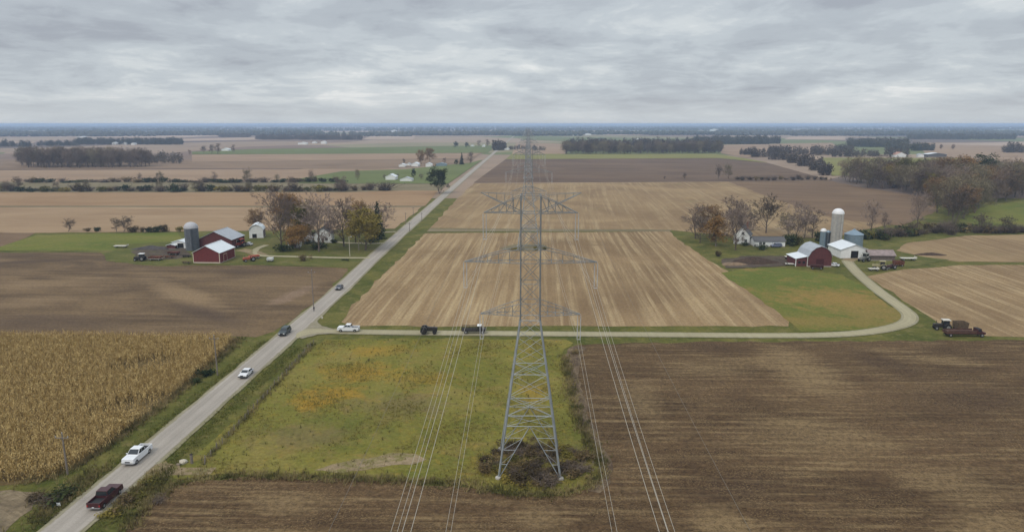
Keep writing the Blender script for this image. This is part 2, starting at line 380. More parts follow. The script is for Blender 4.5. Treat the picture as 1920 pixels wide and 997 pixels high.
m_rose = field_mat('rose_stubble', (0.235, 0.163, 0.108), (0.17, 0.118, 0.08), (0.29, 0.21, 0.14), 'x', 120, (0.35, 0.6), 0.05, 0.003, (0.46, 0.66), 0.6, 0.08, 0.0, 34.0)
m_far_green = field_mat('far_wheat', (0.13, 0.155, 0.055), (0.11, 0.13, 0.045), (0.18, 0.185, 0.07), 'x', 160, (0.35, 0.6), 0.02, 0.002, (0.46, 0.66), 0.6, 0.08, 0.0, 15.0)
m_far_yel = field_mat('far_hay', (0.20, 0.195, 0.06), (0.17, 0.16, 0.05), (0.26, 0.23, 0.08), 'x', 160, (0.35, 0.6), 0.03, 0.003, (0.46, 0.66), 0.6, 0.08, 0.0, 16.0)
m_fallow = field_mat('fallow_ground', (0.20, 0.165, 0.10), (0.15, 0.125, 0.07), (0.26, 0.21, 0.13), 'x', 60, (0.35, 0.6), 0.06, 0.006, (0.46, 0.66), 0.6, 0.12, 0.0, 17.0)
m_sand = field_mat('bare_earth', (0.27, 0.205, 0.125), (0.20, 0.15, 0.085), (0.34, 0.26, 0.165), 'x', 8, (0.35, 0.6), 0.5, 0.1, (0.46, 0.66), 0.7, 0.25, 0.0, 18.0, green=(0.15, 0.14, 0.04), gd=(0.5, 0.62))
m_mud = field_mat('yard_mud', (0.10, 0.075, 0.055), (0.055, 0.042, 0.034), (0.17, 0.13, 0.095), 'x', 9, (0.35, 0.6), 0.4, 0.1, (0.46, 0.66), 0.7, 0.25, 0.0, 19.0, green=(0.10, 0.11, 0.03), gd=(0.55, 0.68))
m_cornsoil = field_mat('corn_litter', (0.15, 0.105, 0.045), (0.10, 0.07, 0.03), (0.21, 0.155, 0.07), 'y', 10, (0.35, 0.6), 0.7, 0.2, (0.46, 0.66), 0.7, 0.25, 0.0, 20.0)

def base_ground_mat():
    g = G('countryside')
    mp = g.t.nodes.new('ShaderNodeMapping'); mp.inputs['Scale'].default_value = (1/520, 1/760, 1)
    mp.inputs['Rotation'].default_value = (0, 0, 0.01)
    g.t.links.new(g.pos, mp.inputs[0])
    vo = g.t.nodes.new('ShaderNodeTexVoronoi'); vo.distance = 'CHEBYCHEV'; vo.inputs['Scale'].default_value = 1; vo.inputs['Randomness'].default_value = 0.75
    vo.voronoi_dimensions = '2D'
    g.t.links.new(mp.outputs[0], vo.inputs['Vector'])
    s = g.t.nodes.new('ShaderNodeSeparateColor'); g.t.links.new(vo.outputs['Color'], s.inputs[0])
    r = g.t.nodes.new('ShaderNodeValToRGB'); r.color_ramp.interpolation = 'CONSTANT'; e = r.color_ramp.elements
    st = [(0.0, (0.27, 0.20, 0.145)), (0.24, (0.19, 0.135, 0.105)), (0.42, (0.145, 0.16, 0.07)), (0.55, (0.30, 0.225, 0.16)), (0.75, (0.15, 0.115, 0.095)), (0.88, (0.23, 0.20, 0.12))]
    while len(e) < len(st): e.new(0.5)
    for k, (p, c) in enumerate(st): e[k].position = p; e[k].color = (*c, 1)
    g.t.links.new(s.outputs[0], r.inputs[0])
    n = g.noise(1/300, 1/90, 5, 0.6, 0, 0.3)
    col = g.mix(1.0, r.outputs[0], g.ramp(n, [(0.3, 0.85), (0.7, 1.15)]), 'MULTIPLY')
    return g.done(col)
m_ground = base_ground_mat()

FAR = 42000
def ground_grid():
    # one sheet to the horizon, in rings so that near triangles stay small
    xs = [-FAR, -12000, -4000, -1500, -600, -250, 0, 250, 600, 1500, 4000, 12000, FAR]
    ys = [-600, -150, 0, 100, 250, 500, 900, 1600, 3000, 6000, 12000, 24000, FAR]
    v = [(x, y, 0) for y in ys for x in xs]; n = len(xs)
    f = [(j*n+i, j*n+i+1, (j+1)*n+i+1, (j+1)*n+i) for j in range(len(ys)-1) for i in range(n-1)]
    me = bpy.data.meshes.new('ground'); me.from_pydata(v, [], f); me.materials.append(m_ground)
    o = bpy.data.objects.new('ground', me); COL.objects.link(o); tag(o, kind='structure')
ground_grid()

# near country: grass under everything up to about 700 m
sheet('verge_ground', P((-700, 372), (2600, 372), (2600, 520)) + [at(2600, 997), at(2300, 1500), at(-400, 1500), at(-700, 997)], 0.02, m_verge)
# --- left of the road
sheet('corn_field_soil', P((-150, 628), (455, 632), (425, 662), (335, 738), (265, 792), (205, 838), (160, 868), (95, 898), (40, 907), (-150, 908)), 0.06, m_cornsoil, 0.6, 3, 2)
sheet('harrowed_field', P((-500, 472), (190, 474), (215, 492), (300, 499), (480, 497), (652, 503), (615, 545), (560, 590), (512, 622), (480, 632), (0, 628), (-500, 627)), 0.06, m_left, 1.0, 5, 3)
sheet('yard', P((0, 470), (30, 455), (60, 441), (340, 434), (470, 434), (640, 431), (752, 429), (690, 484), (655, 502), (480, 496), (300, 498), (200, 490), (190, 474)), 0.10, m_yard, 1.0, 6, 4)
sheet('pasture', P((-20, 470), (70, 441), (335, 436), (345, 452), (240, 458), (215, 470)), 0.14, m_pasture, 0.8, 6, 5)
sheet('soil_strip', P((-500, 437), (66, 437), (30, 455), (0, 470), (-500, 470)), 0.10, m_brown, 0.5, 6, 6)
sheet('stubble_field', P((-600, 388.5), (790, 388.5), (775, 402), (740, 429), (470, 433), (60, 437), (-600, 437)), 0.10, m_tan, 0.8, 10, 7)
sheet('field_margin', P((-600, 386.3), (796, 386.3), (790, 388.7), (-600, 388.7)), 0.14, m_fallow)
sheet('orange_field', P((-700, 361.5), (640, 361), (760, 357.5), (822, 358), (797, 386.5), (-700, 386.5)), 0.14, m_orange)
sheet('fallow_strip', P((-800, 341), (820, 341), (850, 338), (823, 358), (760, 357.5), (640, 361), (-800, 361.5)), 0.16, m_fallow)
sheet('green_lot', P((560, 336), (640, 322), (760, 318), (880, 306), (905, 300), (840, 345), (700, 345), (560, 344)), 0.44, m_far_green)
sheet('grain_field', P((-900, 322), (560, 318), (700, 300), (745, 318), (560, 341), (-900, 342)), 0.20, m_far_tan)
sheet('red_field', P((-900, 299), (360, 300), (760, 285), (905, 286), (880, 306), (700, 318), (480, 316), (-900, 323)), 0.34, m_rose)
sheet('wheat_field', P((480, 280), (930, 273), (915, 287), (620, 289), (360, 290), (360, 285)), 0.5, m_far_green)
sheet('far_stubble_field', P((360, 290.5), (900, 288), (880, 297), (500, 303), (360, 304)), 0.5, m_far_tan)
# --- right of the road
sheet('bean_field', P((640, 604), (655, 580), (700, 533), (797, 437.5), (1255, 434), (1268, 446), (1302, 470), (1345, 497), (1372, 512), (1480, 600), (1478, 612), (660, 612)), 0.06, m_stub, 0.8, 5, 8)
sheet('upper_bean_field', P((806, 428), (850, 380), (888, 344), (1365, 341), (1440, 368), (1490, 385), (1570, 410), (1670, 421), (1560, 446), (1400, 446), (1262, 432)), 0.10, m_stub2, 1.0, 10, 9)
sheet('field_strip', P((800, 434.5), (806, 428.5), (1262, 431), (1255, 434)), 0.12, m_fallow, 0.5, 6)
sheet('brown_field', P((1366, 341), (1560, 340), (1600, 349), (1750, 372), (1760, 395), (1690, 424), (1570, 411), (1490, 386), (1440, 369)), 0.12, m_brown, 1.0, 10, 10)
sheet('plum_field', P((888, 343), (948, 299), (1345, 297), (1440, 306), (1560, 339.5), (1366, 340.5)), 0.22, m_purple)
sheet('hay_strip', P((948, 299), (960, 289), (1340, 289), (1395, 297), (1440, 305.5), (1345, 297)), 0.4, m_far_yel)
sheet('far_field', P((960, 289), (968, 268), (1070, 270), (1060, 289)), 0.4, m_far_tan)
sheet('hay_meadow', P((1352, 512), (1400, 503), (1470, 503), (1580, 516), (1625, 540), (1692, 590), (1695, 606), (1640, 617), (1500, 622), (1484, 606)), 0.10, m_gpatch, 0.8, 5, 11)
sheet('east_stubble', P((1625, 518), (1690, 506), (1800, 497), (1920, 497), (2400, 500), (2400, 630), (1920, 632), (1850, 630), (1760, 606), (1725, 583)), 0.06, m_stub, 0.8, 6, 12)
sheet('east_field', P((1680, 470), (1700, 456), (1810, 442), (1920, 440), (2400, 442), (2400, 492), (1800, 491), (1740, 484)), 0.10, m_stub2, 0.8, 6, 13)
sheet('east_pasture', P((1775, 428), (1830, 395), (1850, 386), (1920, 375), (2500, 376), (2500, 440), (1850, 436)), 0.12, m_pasture, 0.8, 6, 14)
sheet('yellow_lot', P((1540, 296), (1800, 297), (1830, 306), (2600, 318), (2600, 330), (1900, 322), (1560, 330)), 0.35, m_far_yel)
sheet('east_far_field', P((1720, 268), (2700, 266), (2700, 316), (1830, 304), (1800, 296), (1740, 296)), 0.45, m_far_tan)
sheet('east_tan_field', P((1350, 272), (1560, 268), (1590, 290), (1400, 296), (1352, 288)), 0.45, m_far_tan)
m_far_pale = field_mat('far_pale_stubble', (0.40, 0.30, 0.225), (0.33, 0.245, 0.185), (0.46, 0.36, 0.28), 'x', 260, (0.35, 0.6), 0.02, 0.0015, (0.46, 0.66), 0.6, 0.08, 0.0, 44.0)
for pl in (((130, 257.5), (420, 253), (420, 255), (330, 259)), ((330, 261), (500, 257.5), (490, 262.5), (345, 265)), ((680, 262), (700, 252.5), (780, 253), (775, 262)), ((1120, 252), (1320, 247.5), (1350, 249.5), (1150, 254.5)), ((1480, 257), (1585, 256), (1585, 263), (1470, 262)), ((-50, 268), (70, 265.5), (60, 269), (-50, 272)), ((1560, 250), (1750, 248.5), (1750, 250.5), (1560, 252)), ((1730, 271), (1930, 266), (1990, 270), (1900, 274))):
    sheet('far_field', P(*pl), 0.65, m_far_pale)
# ploughed foreground field and the meadow the tower stands in
plough = P((235, 997), (268, 955), (300, 925), (335, 907), (380, 899), (450, 894), (600, 898), (720, 903), (860, 912), (930, 924), (1000, 931), (1060, 929), (1105, 915), (1128, 893), (1128, 868), (1112, 840), (1095, 805), (1082, 770), (1072, 735), (1066, 700), (1060, 668), (1064, 655), (1082, 647), (1300, 641), (1920, 638), (2500, 636)) + [at(2500, 1000), at(2200, 1500), at(-100, 1500)]
sheet('ploughed_field', plough, 0.06, m_dark, 0.7, 2.5, 15)
sheet('meadow', P((318, 893), (400, 825), (480, 752), (575, 662), (610, 636), (800, 635), (1060, 637), (1075, 643), (1058, 655), (1053, 668), (1060, 702), (1066, 735), (1076, 772), (1089, 807), (1106, 842), (1121, 870), (1121, 891), (1099, 910), (1060, 922), (1000, 925), (930, 918), (860, 906), (720, 897), (600, 892), (450, 889), (380, 893), (335, 901)), 0.10, m_meadow, 0.6, 2.5, 16)
sheet('bare_patch', P((590, 882), (640, 868), (690, 860), (730, 850), (780, 852), (800, 862), (770, 872), (700, 878), (640, 888)), 0.13, m_sand, 0.5, 1.5, 17)
sheet('headland', P((1058, 668), (1064, 655), (1082, 647), (1100, 652), (1090, 668), (1085, 700), (1092, 740), (1108, 790), (1130, 840), (1150, 880), (1145, 905), (1125, 925), (1100, 920), (1128, 893), (1128, 868), (1112, 840), (1095, 805), (1082, 770), (1072, 735), (1066, 700)), 0.12, field_mat('headland_soil', (0.16, 0.115, 0.072), (0.075, 0.05, 0.034), (0.24, 0.185, 0.11), 'y', 7, (0.4, 0.62), 0.8, 0.15, (0.46, 0.66), 0.7, 0.3, 0.0, 23.0), 0.6, 2, 18)
sheet('field_corner', P((-200, 915), (20, 918), (75, 922), (60, 955), (20, 985)) + [at(-20, 1060), at(-300, 1060)], 0.06, field_mat('weedy_stubble', (0.21, 0.16, 0.10), (0.11, 0.085, 0.055), (0.32, 0.25, 0.16), 'x', 9, (0.38, 0.62), 0.5, 0.1, (0.45, 0.66), 0.7, 0.3, 0.5, 24.0, green=(0.10, 0.11, 0.03)), 0.7, 2, 19)
sheet('tower_strip', P((935, 466), (965, 458), (1018, 458), (1032, 466), (1010, 471), (960, 471)), 0.12, m_fallow, 0.4, 2, 20)
sheet('barnyard', P((245, 472), (290, 462), (345, 462), (360, 480), (330, 486), (262, 490)), 0.18, m_mud, 0.8, 3, 21)
sheet('cattle_yard', P((1352, 487), (1400, 480), (1472, 480), (1480, 498), (1400, 503), (1360, 503)), 0.18, m_mud, 0.8, 3, 22)
sheet('machine_yard', P((1560, 490), (1630, 482), (1720, 480), (1780, 487), (1700, 502), (1640, 510), (1600, 505)), 0.14, m_yard, 0.8, 3, 23)

# roads
def road_mat(name, base, edge, tracks=True, dirx=True):
    g = G(name)
    n = g.noise(0.9, 0.05, 5, 0.6, -0.03, 0.1); f = g.noise(4, 4, 6, 0.7)
    p = g.noise(0.06, 0.06, 4, 0.6)
    col = g.mix(g.ramp(n, [(0.35, 0.0), (0.68, 1.0)]), base, edge)
    col = g.mix(1.0, col, g.ramp(f, [(0.3, 0.88), (0.7, 1.1)]), 'MULTIPLY')
    col = g.mix(1.0, col, g.ramp(p, [(0.3, 0.9), (0.7, 1.08)]), 'MULTIPLY')
    uvn = g.t.nodes.new('ShaderNodeUVMap'); sx = g.t.nodes.new('ShaderNodeSeparateXYZ'); g.t.links.new(uvn.outputs[0], sx.inputs[0])
    wob = g.noise(0.05, 0.05, 3, 0.6, 0, 0, (5, 5, 5)); u = g.math('ADD', sx.outputs[0], g.math('MULTIPLY', g.math('SUBTRACT', wob, 0.5), 0.09))
    tr = g.ramp(u, [(0.0, 0.0), (0.13, 0.1), (0.19, 1.0), (0.26, 0.35), (0.34, 1.0), (0.42, 0.1), (0.5, 0.0), (0.58, 0.1), (0.66, 1.0), (0.74, 0.35), (0.81, 1.0), (0.87, 0.1), (1.0, 0.0)])
    br = g.noise(0.3, 0.12, 5, 0.7, 0, 0.3, (9, 1, 0))
    col = g.mix(g.math('MULTIPLY', g.math('MULTIPLY', tr, br), 0.7), col, tuple(c*0.68 for c in base))
    eg = g.ramp(g.math('ADD', g.math('ABSOLUTE', g.math('SUBTRACT', sx.outputs[0], 0.5)), g.math('MULTIPLY', g.math('SUBTRACT', g.noise(0.7, 0.7, 5, 0.7, 0, 0, (2, 8, 0)), 0.5), 0.16)), [(0.44, 0.0), (0.50, 1.0)])
    col = g.mix(g.math('MULTIPLY', eg, 0.75), col, (0.20, 0.175, 0.10))
    cr = g.noise(0.25, 1.6, 7, 0.75, 0.1, 1.5, (3, 3, 0))
    col = g.mix(g.math('MULTIPLY', g.ramp(cr, [(0.485, 0.0), (0.5, 1.0), (0.515, 0.0)]), 0.22), col, (0.12, 0.11, 0.10))
    return g.done(col, f, 0.2, 0.03)
m_road = road_mat('weathered_asphalt', (0.325, 0.29, 0.25), (0.385, 0.345, 0.30))
m_gravel = road_mat('pale_gravel', (0.37, 0.33, 0.215), (0.33, 0.29, 0.185))
m_shoulder = road_mat('gravel_shoulder', (0.31, 0.28, 0.20), (0.22, 0.20, 0.11))
cl = [at(-60, 1150)] + P((115, 997), (269, 864), (456, 702), (530, 638), (637, 544), (703, 481.5), (760, 431), (860, 343), (926, 287)) 
d = (cl[-1]-cl[-2]).normalized()
cl += [cl[-1]+d*500, cl[-1]+d*1500, cl[-1]+d*6000]
ROAD = spline(cl, 8)
_sr = random.Random(3); ribbon('road_shoulder', ROAD, [7.0+_sr.uniform(-.5, .5) for _ in ROAD], 0.15, m_shoulder)
ribbon('road', ROAD, 5.7, 0.20, m_road)
lane = spline(P((548, 628), (585, 622), (640, 622), (760, 624), (1000, 626), (1250, 628), (1450, 629.5), (1560, 628), (1640, 621), (1694, 608), (1706, 594), (1690, 577), (1650, 548), (1616, 520), (1597, 501), (1588, 489)), 8)
ribbon('gravel_lane_edge', lane, 4.6, 0.14, m_shoulder)
ribbon('gravel_lane', lane, [8.5-min(5.1, k*0.36) for k in range(len(lane))], 0.18, m_gravel)
sheet('junction_apron', P((566, 636), (548, 628), (572, 606), (590, 598), (603, 612), (628, 618), (625, 626), (596, 628)), 0.19, m_road, 0.2, 1.5, 25)
dw = spline(P((694, 484), (640, 484), (560, 482), (520, 481), (492, 480), (478, 475), (482, 467), (500, 460)), 6)
ribbon('farm_drive', dw, 3.0, 0.22, m_gravel)
ribbon('house_drive', spline(P((722, 456.5), (690, 457), (650, 456), (630, 454)), 5), 3.2, 0.22, m_gravel)
ribbon('back_drive', spline(P((742, 435), (720, 436), (700, 437)), 5), 3.5, 0.22, m_gravel)
ribbon('yard_drive', spline(P((492, 480), (470, 472), (450, 469)), 5), 6.0, 0.21, m_sand)
ribbon('shed_drive', spline(P((1588, 490), (1597, 486), (1602, 484)), 5), 5.0, 0.19, m_sand)
ribbon('field_entrance', spline(P((268, 880), (300, 880), (330, 884), (400, 884)), 5), [6.0]*5+[4.0]*5+[2.5]*6, 0.13, m_sand)

# ------------------------------------------------------------------ haze
def haze_box():
    mb = MB(); mb.box(-FAR-800, FAR+800, -900, FAR+800, -1.0, 60.0)
    m = bpy.data.materials.new('haze'); m.use_nodes = True; t = m.node_tree; t.nodes.clear()
    o = t.nodes.new('ShaderNodeOutputMaterial'); v = t.nodes.new('ShaderNodeVolumePrincipled')
    v.inputs['Color'].default_value = (0.54, 0.71, 1.0, 1); v.inputs['Density'].default_value = HAZE
    v.inputs['Anisotropy'].default_value = 0.0; v.inputs['Density Attribute'].default_value = ''
    t.links.new(v.outputs[0], o.inputs['Volume'])
    tag(mb.build('haze', m), kind='stuff')
HAZE = 1.35e-4
haze_box()

# ------------------------------------------------------------------ transmission towers and wires
m_steel = mat('galvanised_steel', (0.31, 0.335, 0.35), 0.55, 0.35, 0.4, 0.18, 0.6)
m_steeld = mat('weathered_steel', (0.13, 0.135, 0.13), 0.6, 0.3, 0.4, 0.15, 0.8)
m_steelm = mat('dull_steel', (0.21, 0.22, 0.225), 0.55, 0.3, 0.4, 0.18, 0.7)
m_ins = mat('insulator_glass', (0.42, 0.43, 0.45), 0.35, 0.0, 0.5)
m_conc = mat('concrete', (0.42, 0.40, 0.37), 0.9, var=0.15)
m_shield = mat('shield_wire_steel', (0.16, 0.15, 0.13), 0.6, 0.2)
m_wire = mat('aluminium_wire', (0.40, 0.37, 0.315), 0.6, 0.2, 0.4)
T1 = at(995, 898); TY = T1.y + 5.0; TX = 0.5
ZW = 25.5; BW = 5.0; SW = 1.55     # waist height, half base, half shaft
SPAN = 203.0
ARMS = [(26.2, 7.85, 2.0), (34.7, 10.35, 2.3), (42.5, 7.2, 2.6)]   # bottom chord height, reach, depth at the shaft
def hw(z): return BW + (SW-BW)*min(1, z/ZW)
def bar(mb, p, q, r): mb.tube(p, q, r, n=4)
def corners(z): h = hw(z); return [(-h, -h, z), (h, -h, z), (h, h, z), (-h, h, z)]
def face_brace(mb, z0, z1, r, xb=True):
    a = corners(z0); b = corners(z1)
    for k in range(4):
        k2 = (k+1) % 4
        bar(mb, a[k], b[k2], r); 
        if xb: bar(mb, a[k2], b[k], r)
def ring(mb, z, r):
    a = corners(z)
    for k in range(4): bar(mb, a[k], a[(k+1) % 4], r)
def make_tower():
    t = thing('transmission_tower', 'tall steel lattice pylon in the foreground, standing in brown brush', 'pylon', (TX, TY, 0), 0, 'transmission towers in one line')
    for k in range(4):
        mb = MB(); a = corners(0)[k]; b = corners(ZW)[k]; mb.tube(a, b, 0.17, 0.13, 4)
        mb.build('leg', m_steel, t)
        f = MB(); f.lathe([(0.55, -0.4), (0.5, 0.35), (0.42, 0.42)], (a[0], a[1]), 12); f.build('footing', m_conc, t)
    mb = MB()
    # K bracing at the foot, then X panels that shorten upwards
    z0 = 8.6
    top = corners(z0); a = corners(0)
    for k in range(4):
        k2 = (k+1) % 4
        mid = tuple((Vector(top[k])+Vector(top[k2]))/2)
        for (c0, c1) in ((a[k], top[k]), (a[k2], top[k2])):
            bar(mb, c0, mid, 0.07)
            for s in (0.28, 0.55, 0.78):
                u = Vector(c0).lerp(Vector(c1), s); v = Vector(c0).lerp(Vector(mid), s)
                bar(mb, u, v, 0.04); 
                v2 = Vector(c0).lerp(Vector(mid), min(1, s+0.22)); bar(mb, u, v2, 0.028)
    ring(mb, z0, 0.06)
    zs = [8.6, 10.3, 13.6, 16.9, 19.8, 22.8, 25.5]
    for i in range(len(zs)-1):
        face_brace(mb, zs[i], zs[i+1], 0.034)
        if zs[i+1] in (10.3, 16.9, 25.5): ring(mb, zs[i+1], 0.065)
    c = corners(10.3); bar(mb, c[0], c[2], 0.05); bar(mb, c[1], c[3], 0.05)
    c = corners(16.9); bar(mb, c[0], c[2], 0.05); bar(mb, c[1], c[3], 0.05)
    mb.build('bracing', m_steel, t)
    mb = MB()
    zz = [25.5, 28.2, 31.4, 34.7, 37.0, 39.8, 42.5, 45.3]
    for k in range(4): bar(mb, corners(25.5)[k], corners(45.3)[k], 0.10)
    for i in range(len(zz)-1):
        face_brace(mb, zz[i], zz[i+1], 0.042)
        ring(mb, zz[i+1], 0.05)
    mb.build('shaft', m_steelm, t)
    for (z, rx, dp) in ARMS:
        for s in (-1, 1):
            mb = MB(); tip = Vector((s*rx, 0, z)); n = 5
            for y in (-SW, SW):
                lo = Vector((s*SW, y, z)); hi = Vector((s*SW, y, z+dp))
                ty = 0.25 if y > 0 else -0.25
                tp = tip + Vector((0, ty, 0)); bar(mb, lo, tp, 0.055)
                kn = hi.lerp(tp, 0.42) + Vector((0, 0, 0.12)); bar(mb, hi, kn, 0.055); bar(mb, kn, tp, 0.055)
                for i in range(1, n):
                    u = lo.lerp(tp, i/n); tt = i/n
                    v = (hi.lerp(kn, tt/0.42) if tt < 0.42 else kn.lerp(tp, (tt-0.42)/0.58))
                    bar(mb, u, v, 0.026)
                    tt2 = (i-1)/n
                    v2 = (hi.lerp(kn, tt2/0.42) if tt2 < 0.42 else kn.lerp(tp, (tt2-0.42)/0.58)); bar(mb, u, v2, 0.026)
            for i in range(n):
                y0 = SW+(0.25-SW)*i/n; y1 = SW+(0.25-SW)*(i+1)/n; x0 = s*(SW+(rx-SW)*i/n); x1 = s*(SW+(rx-SW)*(i+1)/n)
                bar(mb, (x0, -y0, z), (x1, y1, z), 0.04); bar(mb, (x1, -y1, z), (x1, y1, z), 0.05)
            bar(mb, tip+Vector((0, -.3, 0)), tip+Vector((0, .3, 0)), 0.12)
            mb.build('crossarm', m_steelm, t)
            mb = MB()
            for dx in (-0.24, 0.24):
                mb.tube(tip+Vector((dx, 0, 0)), tip+Vector((dx, 0, -4.2)), 0.03, n=5)
                for q in range(18):
                    zq = z-0.35-q*0.205; mb.lathe([(0.04, zq), (0.10, zq-0.03), (0.085, zq-0.07), (0.05, zq-0.09)], (tip.x+dx, 0), 8)
            mb.box(tip.x-0.3, tip.x+0.3, -0.04, 0.04, z-4.28, z-4.2)
            mb.build('insulator_string', m_ins, t)
    for s in (-1, 1):
        mb = MB(); tip = Vector((s*7.8, 0, 45.6))
        for y in (-SW, SW): bar(mb, (s*SW, y, 42.6), tip, 0.06); bar(mb, (s*SW, y, 45.3), tip, 0.03)
        for i in range(1, 5):
            u = Vector((s*SW, -SW, 42.6)).lerp(tip, i/5); v = Vector((s*SW, SW, 42.6)).lerp(tip, i/5); bar(mb, u, v, 0.025)
            bar(mb, u, Vector((s*SW, -SW, 45.3)).lerp(tip, i/5), 0.02); bar(mb, v, Vector((s*SW, SW, 45.3)).lerp(tip, i/5), 0.02)
        mb.build('shield_wire_horn', m_steelm, t)
    return t
tower = make_tower()
NT = 11
ordn = ['second', 'third', 'fourth', 'fifth', 'sixth', 'seventh', 'eighth', 'ninth', 'tenth', 'eleventh']
for k in range(1, NT):
    c = copy_tree(tower); c.location = (TX, TY+SPAN*k, 0)
    c['label'] = 'steel lattice pylon, %s in the line counted away from the foreground pylon' % ordn[k-1]
def sag_line(x, z, y0, y1, sag, n):
    return [(x, y0+(y1-y0)*i/n, z-4*sag*(i/n)*(1-i/n)) for i in range(n+1)]
side = {-1: 'left', 1: 'right'}; arm_n = ['bottom', 'middle', 'top']
for s in (-1, 1):
    for ai, (z, rx, dp) in enumerate(ARMS):
        mb = MB(); zz = z-4.3
        for dx in (-0.24, 0.24):
            pts = sag_line(TX+s*rx+dx, zz, TY-SPAN, TY, 5.0, 30)
            for k in range(0, NT-1):
                pts += sag_line(TX+s*rx+dx, zz, TY+SPAN*k, TY+SPAN*(k+1), 5.0, 16)[1:]
            mb.path(pts, 0.0185, 5)
        tag(mb.build('conductor_bundle', m_wire), 'twin power conductor hung from the %s end of the %s crossarms' % (side[s], arm_n[ai]), 'power line', 'power conductors strung between the pylons')
    mb = MB(); pts = sag_line(TX+s*7.8, 45.6, TY-SPAN, TY, 4.5, 30)
    for k in range(0, NT-1): pts += sag_line(TX+s*7.8, 45.6, TY+SPAN*k, TY+SPAN*(k+1), 4.5, 16)[1:]
    mb.path(pts, 0.007, 5)
    tag(mb.build('shield_wire', m_shield), 'thin single wire strung along the %s peak horns of the pylons' % side[s], 'power line', 'shield wires on top of the pylons')

# ------------------------------------------------------------------ trees
def rdir(rnd, base, ang):
    a = base.orthogonal().normalized(); b = base.cross(a); t = rnd.uniform(0, 2*math.pi)
    return (base*math.cos(ang) + (a*math.cos(t)+b*math.sin(t))*math.sin(ang)).normalized()
def twig(mb, p, q, wd, rnd):
    d = (q-p); a = d.orthogonal().normalized(); b = d.cross(a).normalized(); t = rnd.uniform(0, math.pi)
    s = (a*math.cos(t)+b*math.sin(t))*wd
    mb.poly([p-s, p+s, q])
def leafq(mb, c, sz, rnd):
    n = Vector((rnd.gauss(0, 1), rnd.gauss(0, 1), rnd.gauss(0, 1)+0.6)).normalized()
    a = n.orthogonal().normalized(); b = n.cross(a); t = rnd.uniform(0, math.pi)
    u = (a*math.cos(t)+b*math.sin(t))*sz; v = n.cross(u).normalized()*sz*rnd.uniform(.5, .9)
    mb.quad(c-u, c-v*.8, c+u, c+v)
def broadleaf(seed, h, spread, leaves=0, leaf_sz=0.3, tw=0.05, lev=(8, 5, 4, 5), narrow=0.75, low=0.28, leaf_r=0.9):
    """returns (trunk MB, crown MB): tapered trunk, limbs, branches, twigs and leaf faces"""
    rnd = random.Random(seed); tr = MB(); cr = MB(); r0 = h*0.017+0.06
    def curve(mb, p, d, ln, r, r1, n, seg):
        pts = [p]
        for i in range(seg):
            d = (d + Vector((rnd.gauss(0, .09), rnd.gauss(0, .09), rnd.gauss(0, .05)+0.05))).normalized()
            q = pts[-1] + d*(ln/seg)
            a = r+(r1-r)*i/seg; b = r+(r1-r)*(i+1)/seg
            mb.tube(pts[-1], q, a, b, n, False); pts.append(q)
        return pts, d
    tp, d = curve(tr, Vector((0, 0, -0.2)), Vector((rnd.gauss(0, .04), rnd.gauss(0, .04), 1)).normalized(), h*0.78, r0, r0*0.25, 7, 6)
    def along(pts, t):
        f = t*(len(pts)-1); i = min(int(f), len(pts)-2); return pts[i].lerp(pts[i+1], f-i)
    R_ = spread/2
    def sub(p, d, ln, r, l):
        k = lev[l]
        for j in range(k):
            s = rnd.uniform(0.35, 1.0); q = p+d*(ln*s)
            dd = rdir(rnd, d, R(rnd.uniform(22, 58))); dd = (dd+Vector((0, 0, 0.16))).normalized(); l2 = ln*rnd.uniform(.42, .66)
            e = q+dd*l2
            if l == len(lev)-1:
                twig(cr, q, e, tw*rnd.uniform(.7, 1.4), rnd)
                if leaves:
                    for _ in range(leaves):
                        leafq(cr, e+Vector((rnd.gauss(0, .5), rnd.gauss(0, .5), rnd.gauss(0, .4)))*leaf_r, leaf_sz*rnd.uniform(.6, 1.3), rnd)
            else:
                cr.tube(q, e, max(r*.55, 0.025), max(r*.3, .015), 3, False)
                sub(q, dd, l2, r*.5, l+1)
    for i in range(lev[0]):
        s = low + (1-low)*(i+rnd.uniform(0, .8))/lev[0]; s = min(s, 0.99)
        p = along(tp, s); az = i*2.4+rnd.uniform(-.5, .5)
        tilt = R(rnd.uniform(38, 62))*(1-0.55*s)*(1.1-narrow*0.3)
        dd = Vector((math.cos(az)*math.sin(tilt), math.sin(az)*math.sin(tilt), math.cos(tilt)))
        prof = 1.0-abs(s-0.38)*0.75
        ln = R_*(0.75+0.5*rnd.random())*(0.55+0.6*prof)/max(math.sin(tilt), .45)*0.62
        ln = min(ln, h*0.5)
        pts, d2 = curve(tr, p, dd, ln, r0*0.42*(1-s*.6), r0*.1, 5, 3)
        sub(p, (pts[-1]-p).normalized(), ln, r0*.22, 1)
        twig(cr, pts[-1], pts[-1]+d2*ln*.35, tw, rnd)
    return tr, cr
def conifer(seed, h, spread):
    rnd = random.Random(seed); tr = MB(); cr = MB(); tr.tube((0, 0, -.2), (0, 0, h*.95), h*.02, .03, 7, False)
    z = h*.06
    while z < h*.99:
        f = (1-z/h); n = int(5+9*f)
        for i in range(n):
            az = rnd.uniform(0, 6.28); ln = spread/2*(f**.85)*rnd.uniform(.75, 1.15)+.15
            for q in range(max(2, int(ln*3.2))):
                s = rnd.uniform(.15, 1); p = Vector((math.cos(az)*ln*s, math.sin(az)*ln*s, z-.25*ln*s+rnd.gauss(0, .12)))
                leafq(cr, p+Vector((rnd.gauss(0, .12), rnd.gauss(0, .12), 0)), rnd.uniform(.22, .42), rnd)
        z += h*.028
    return tr, cr
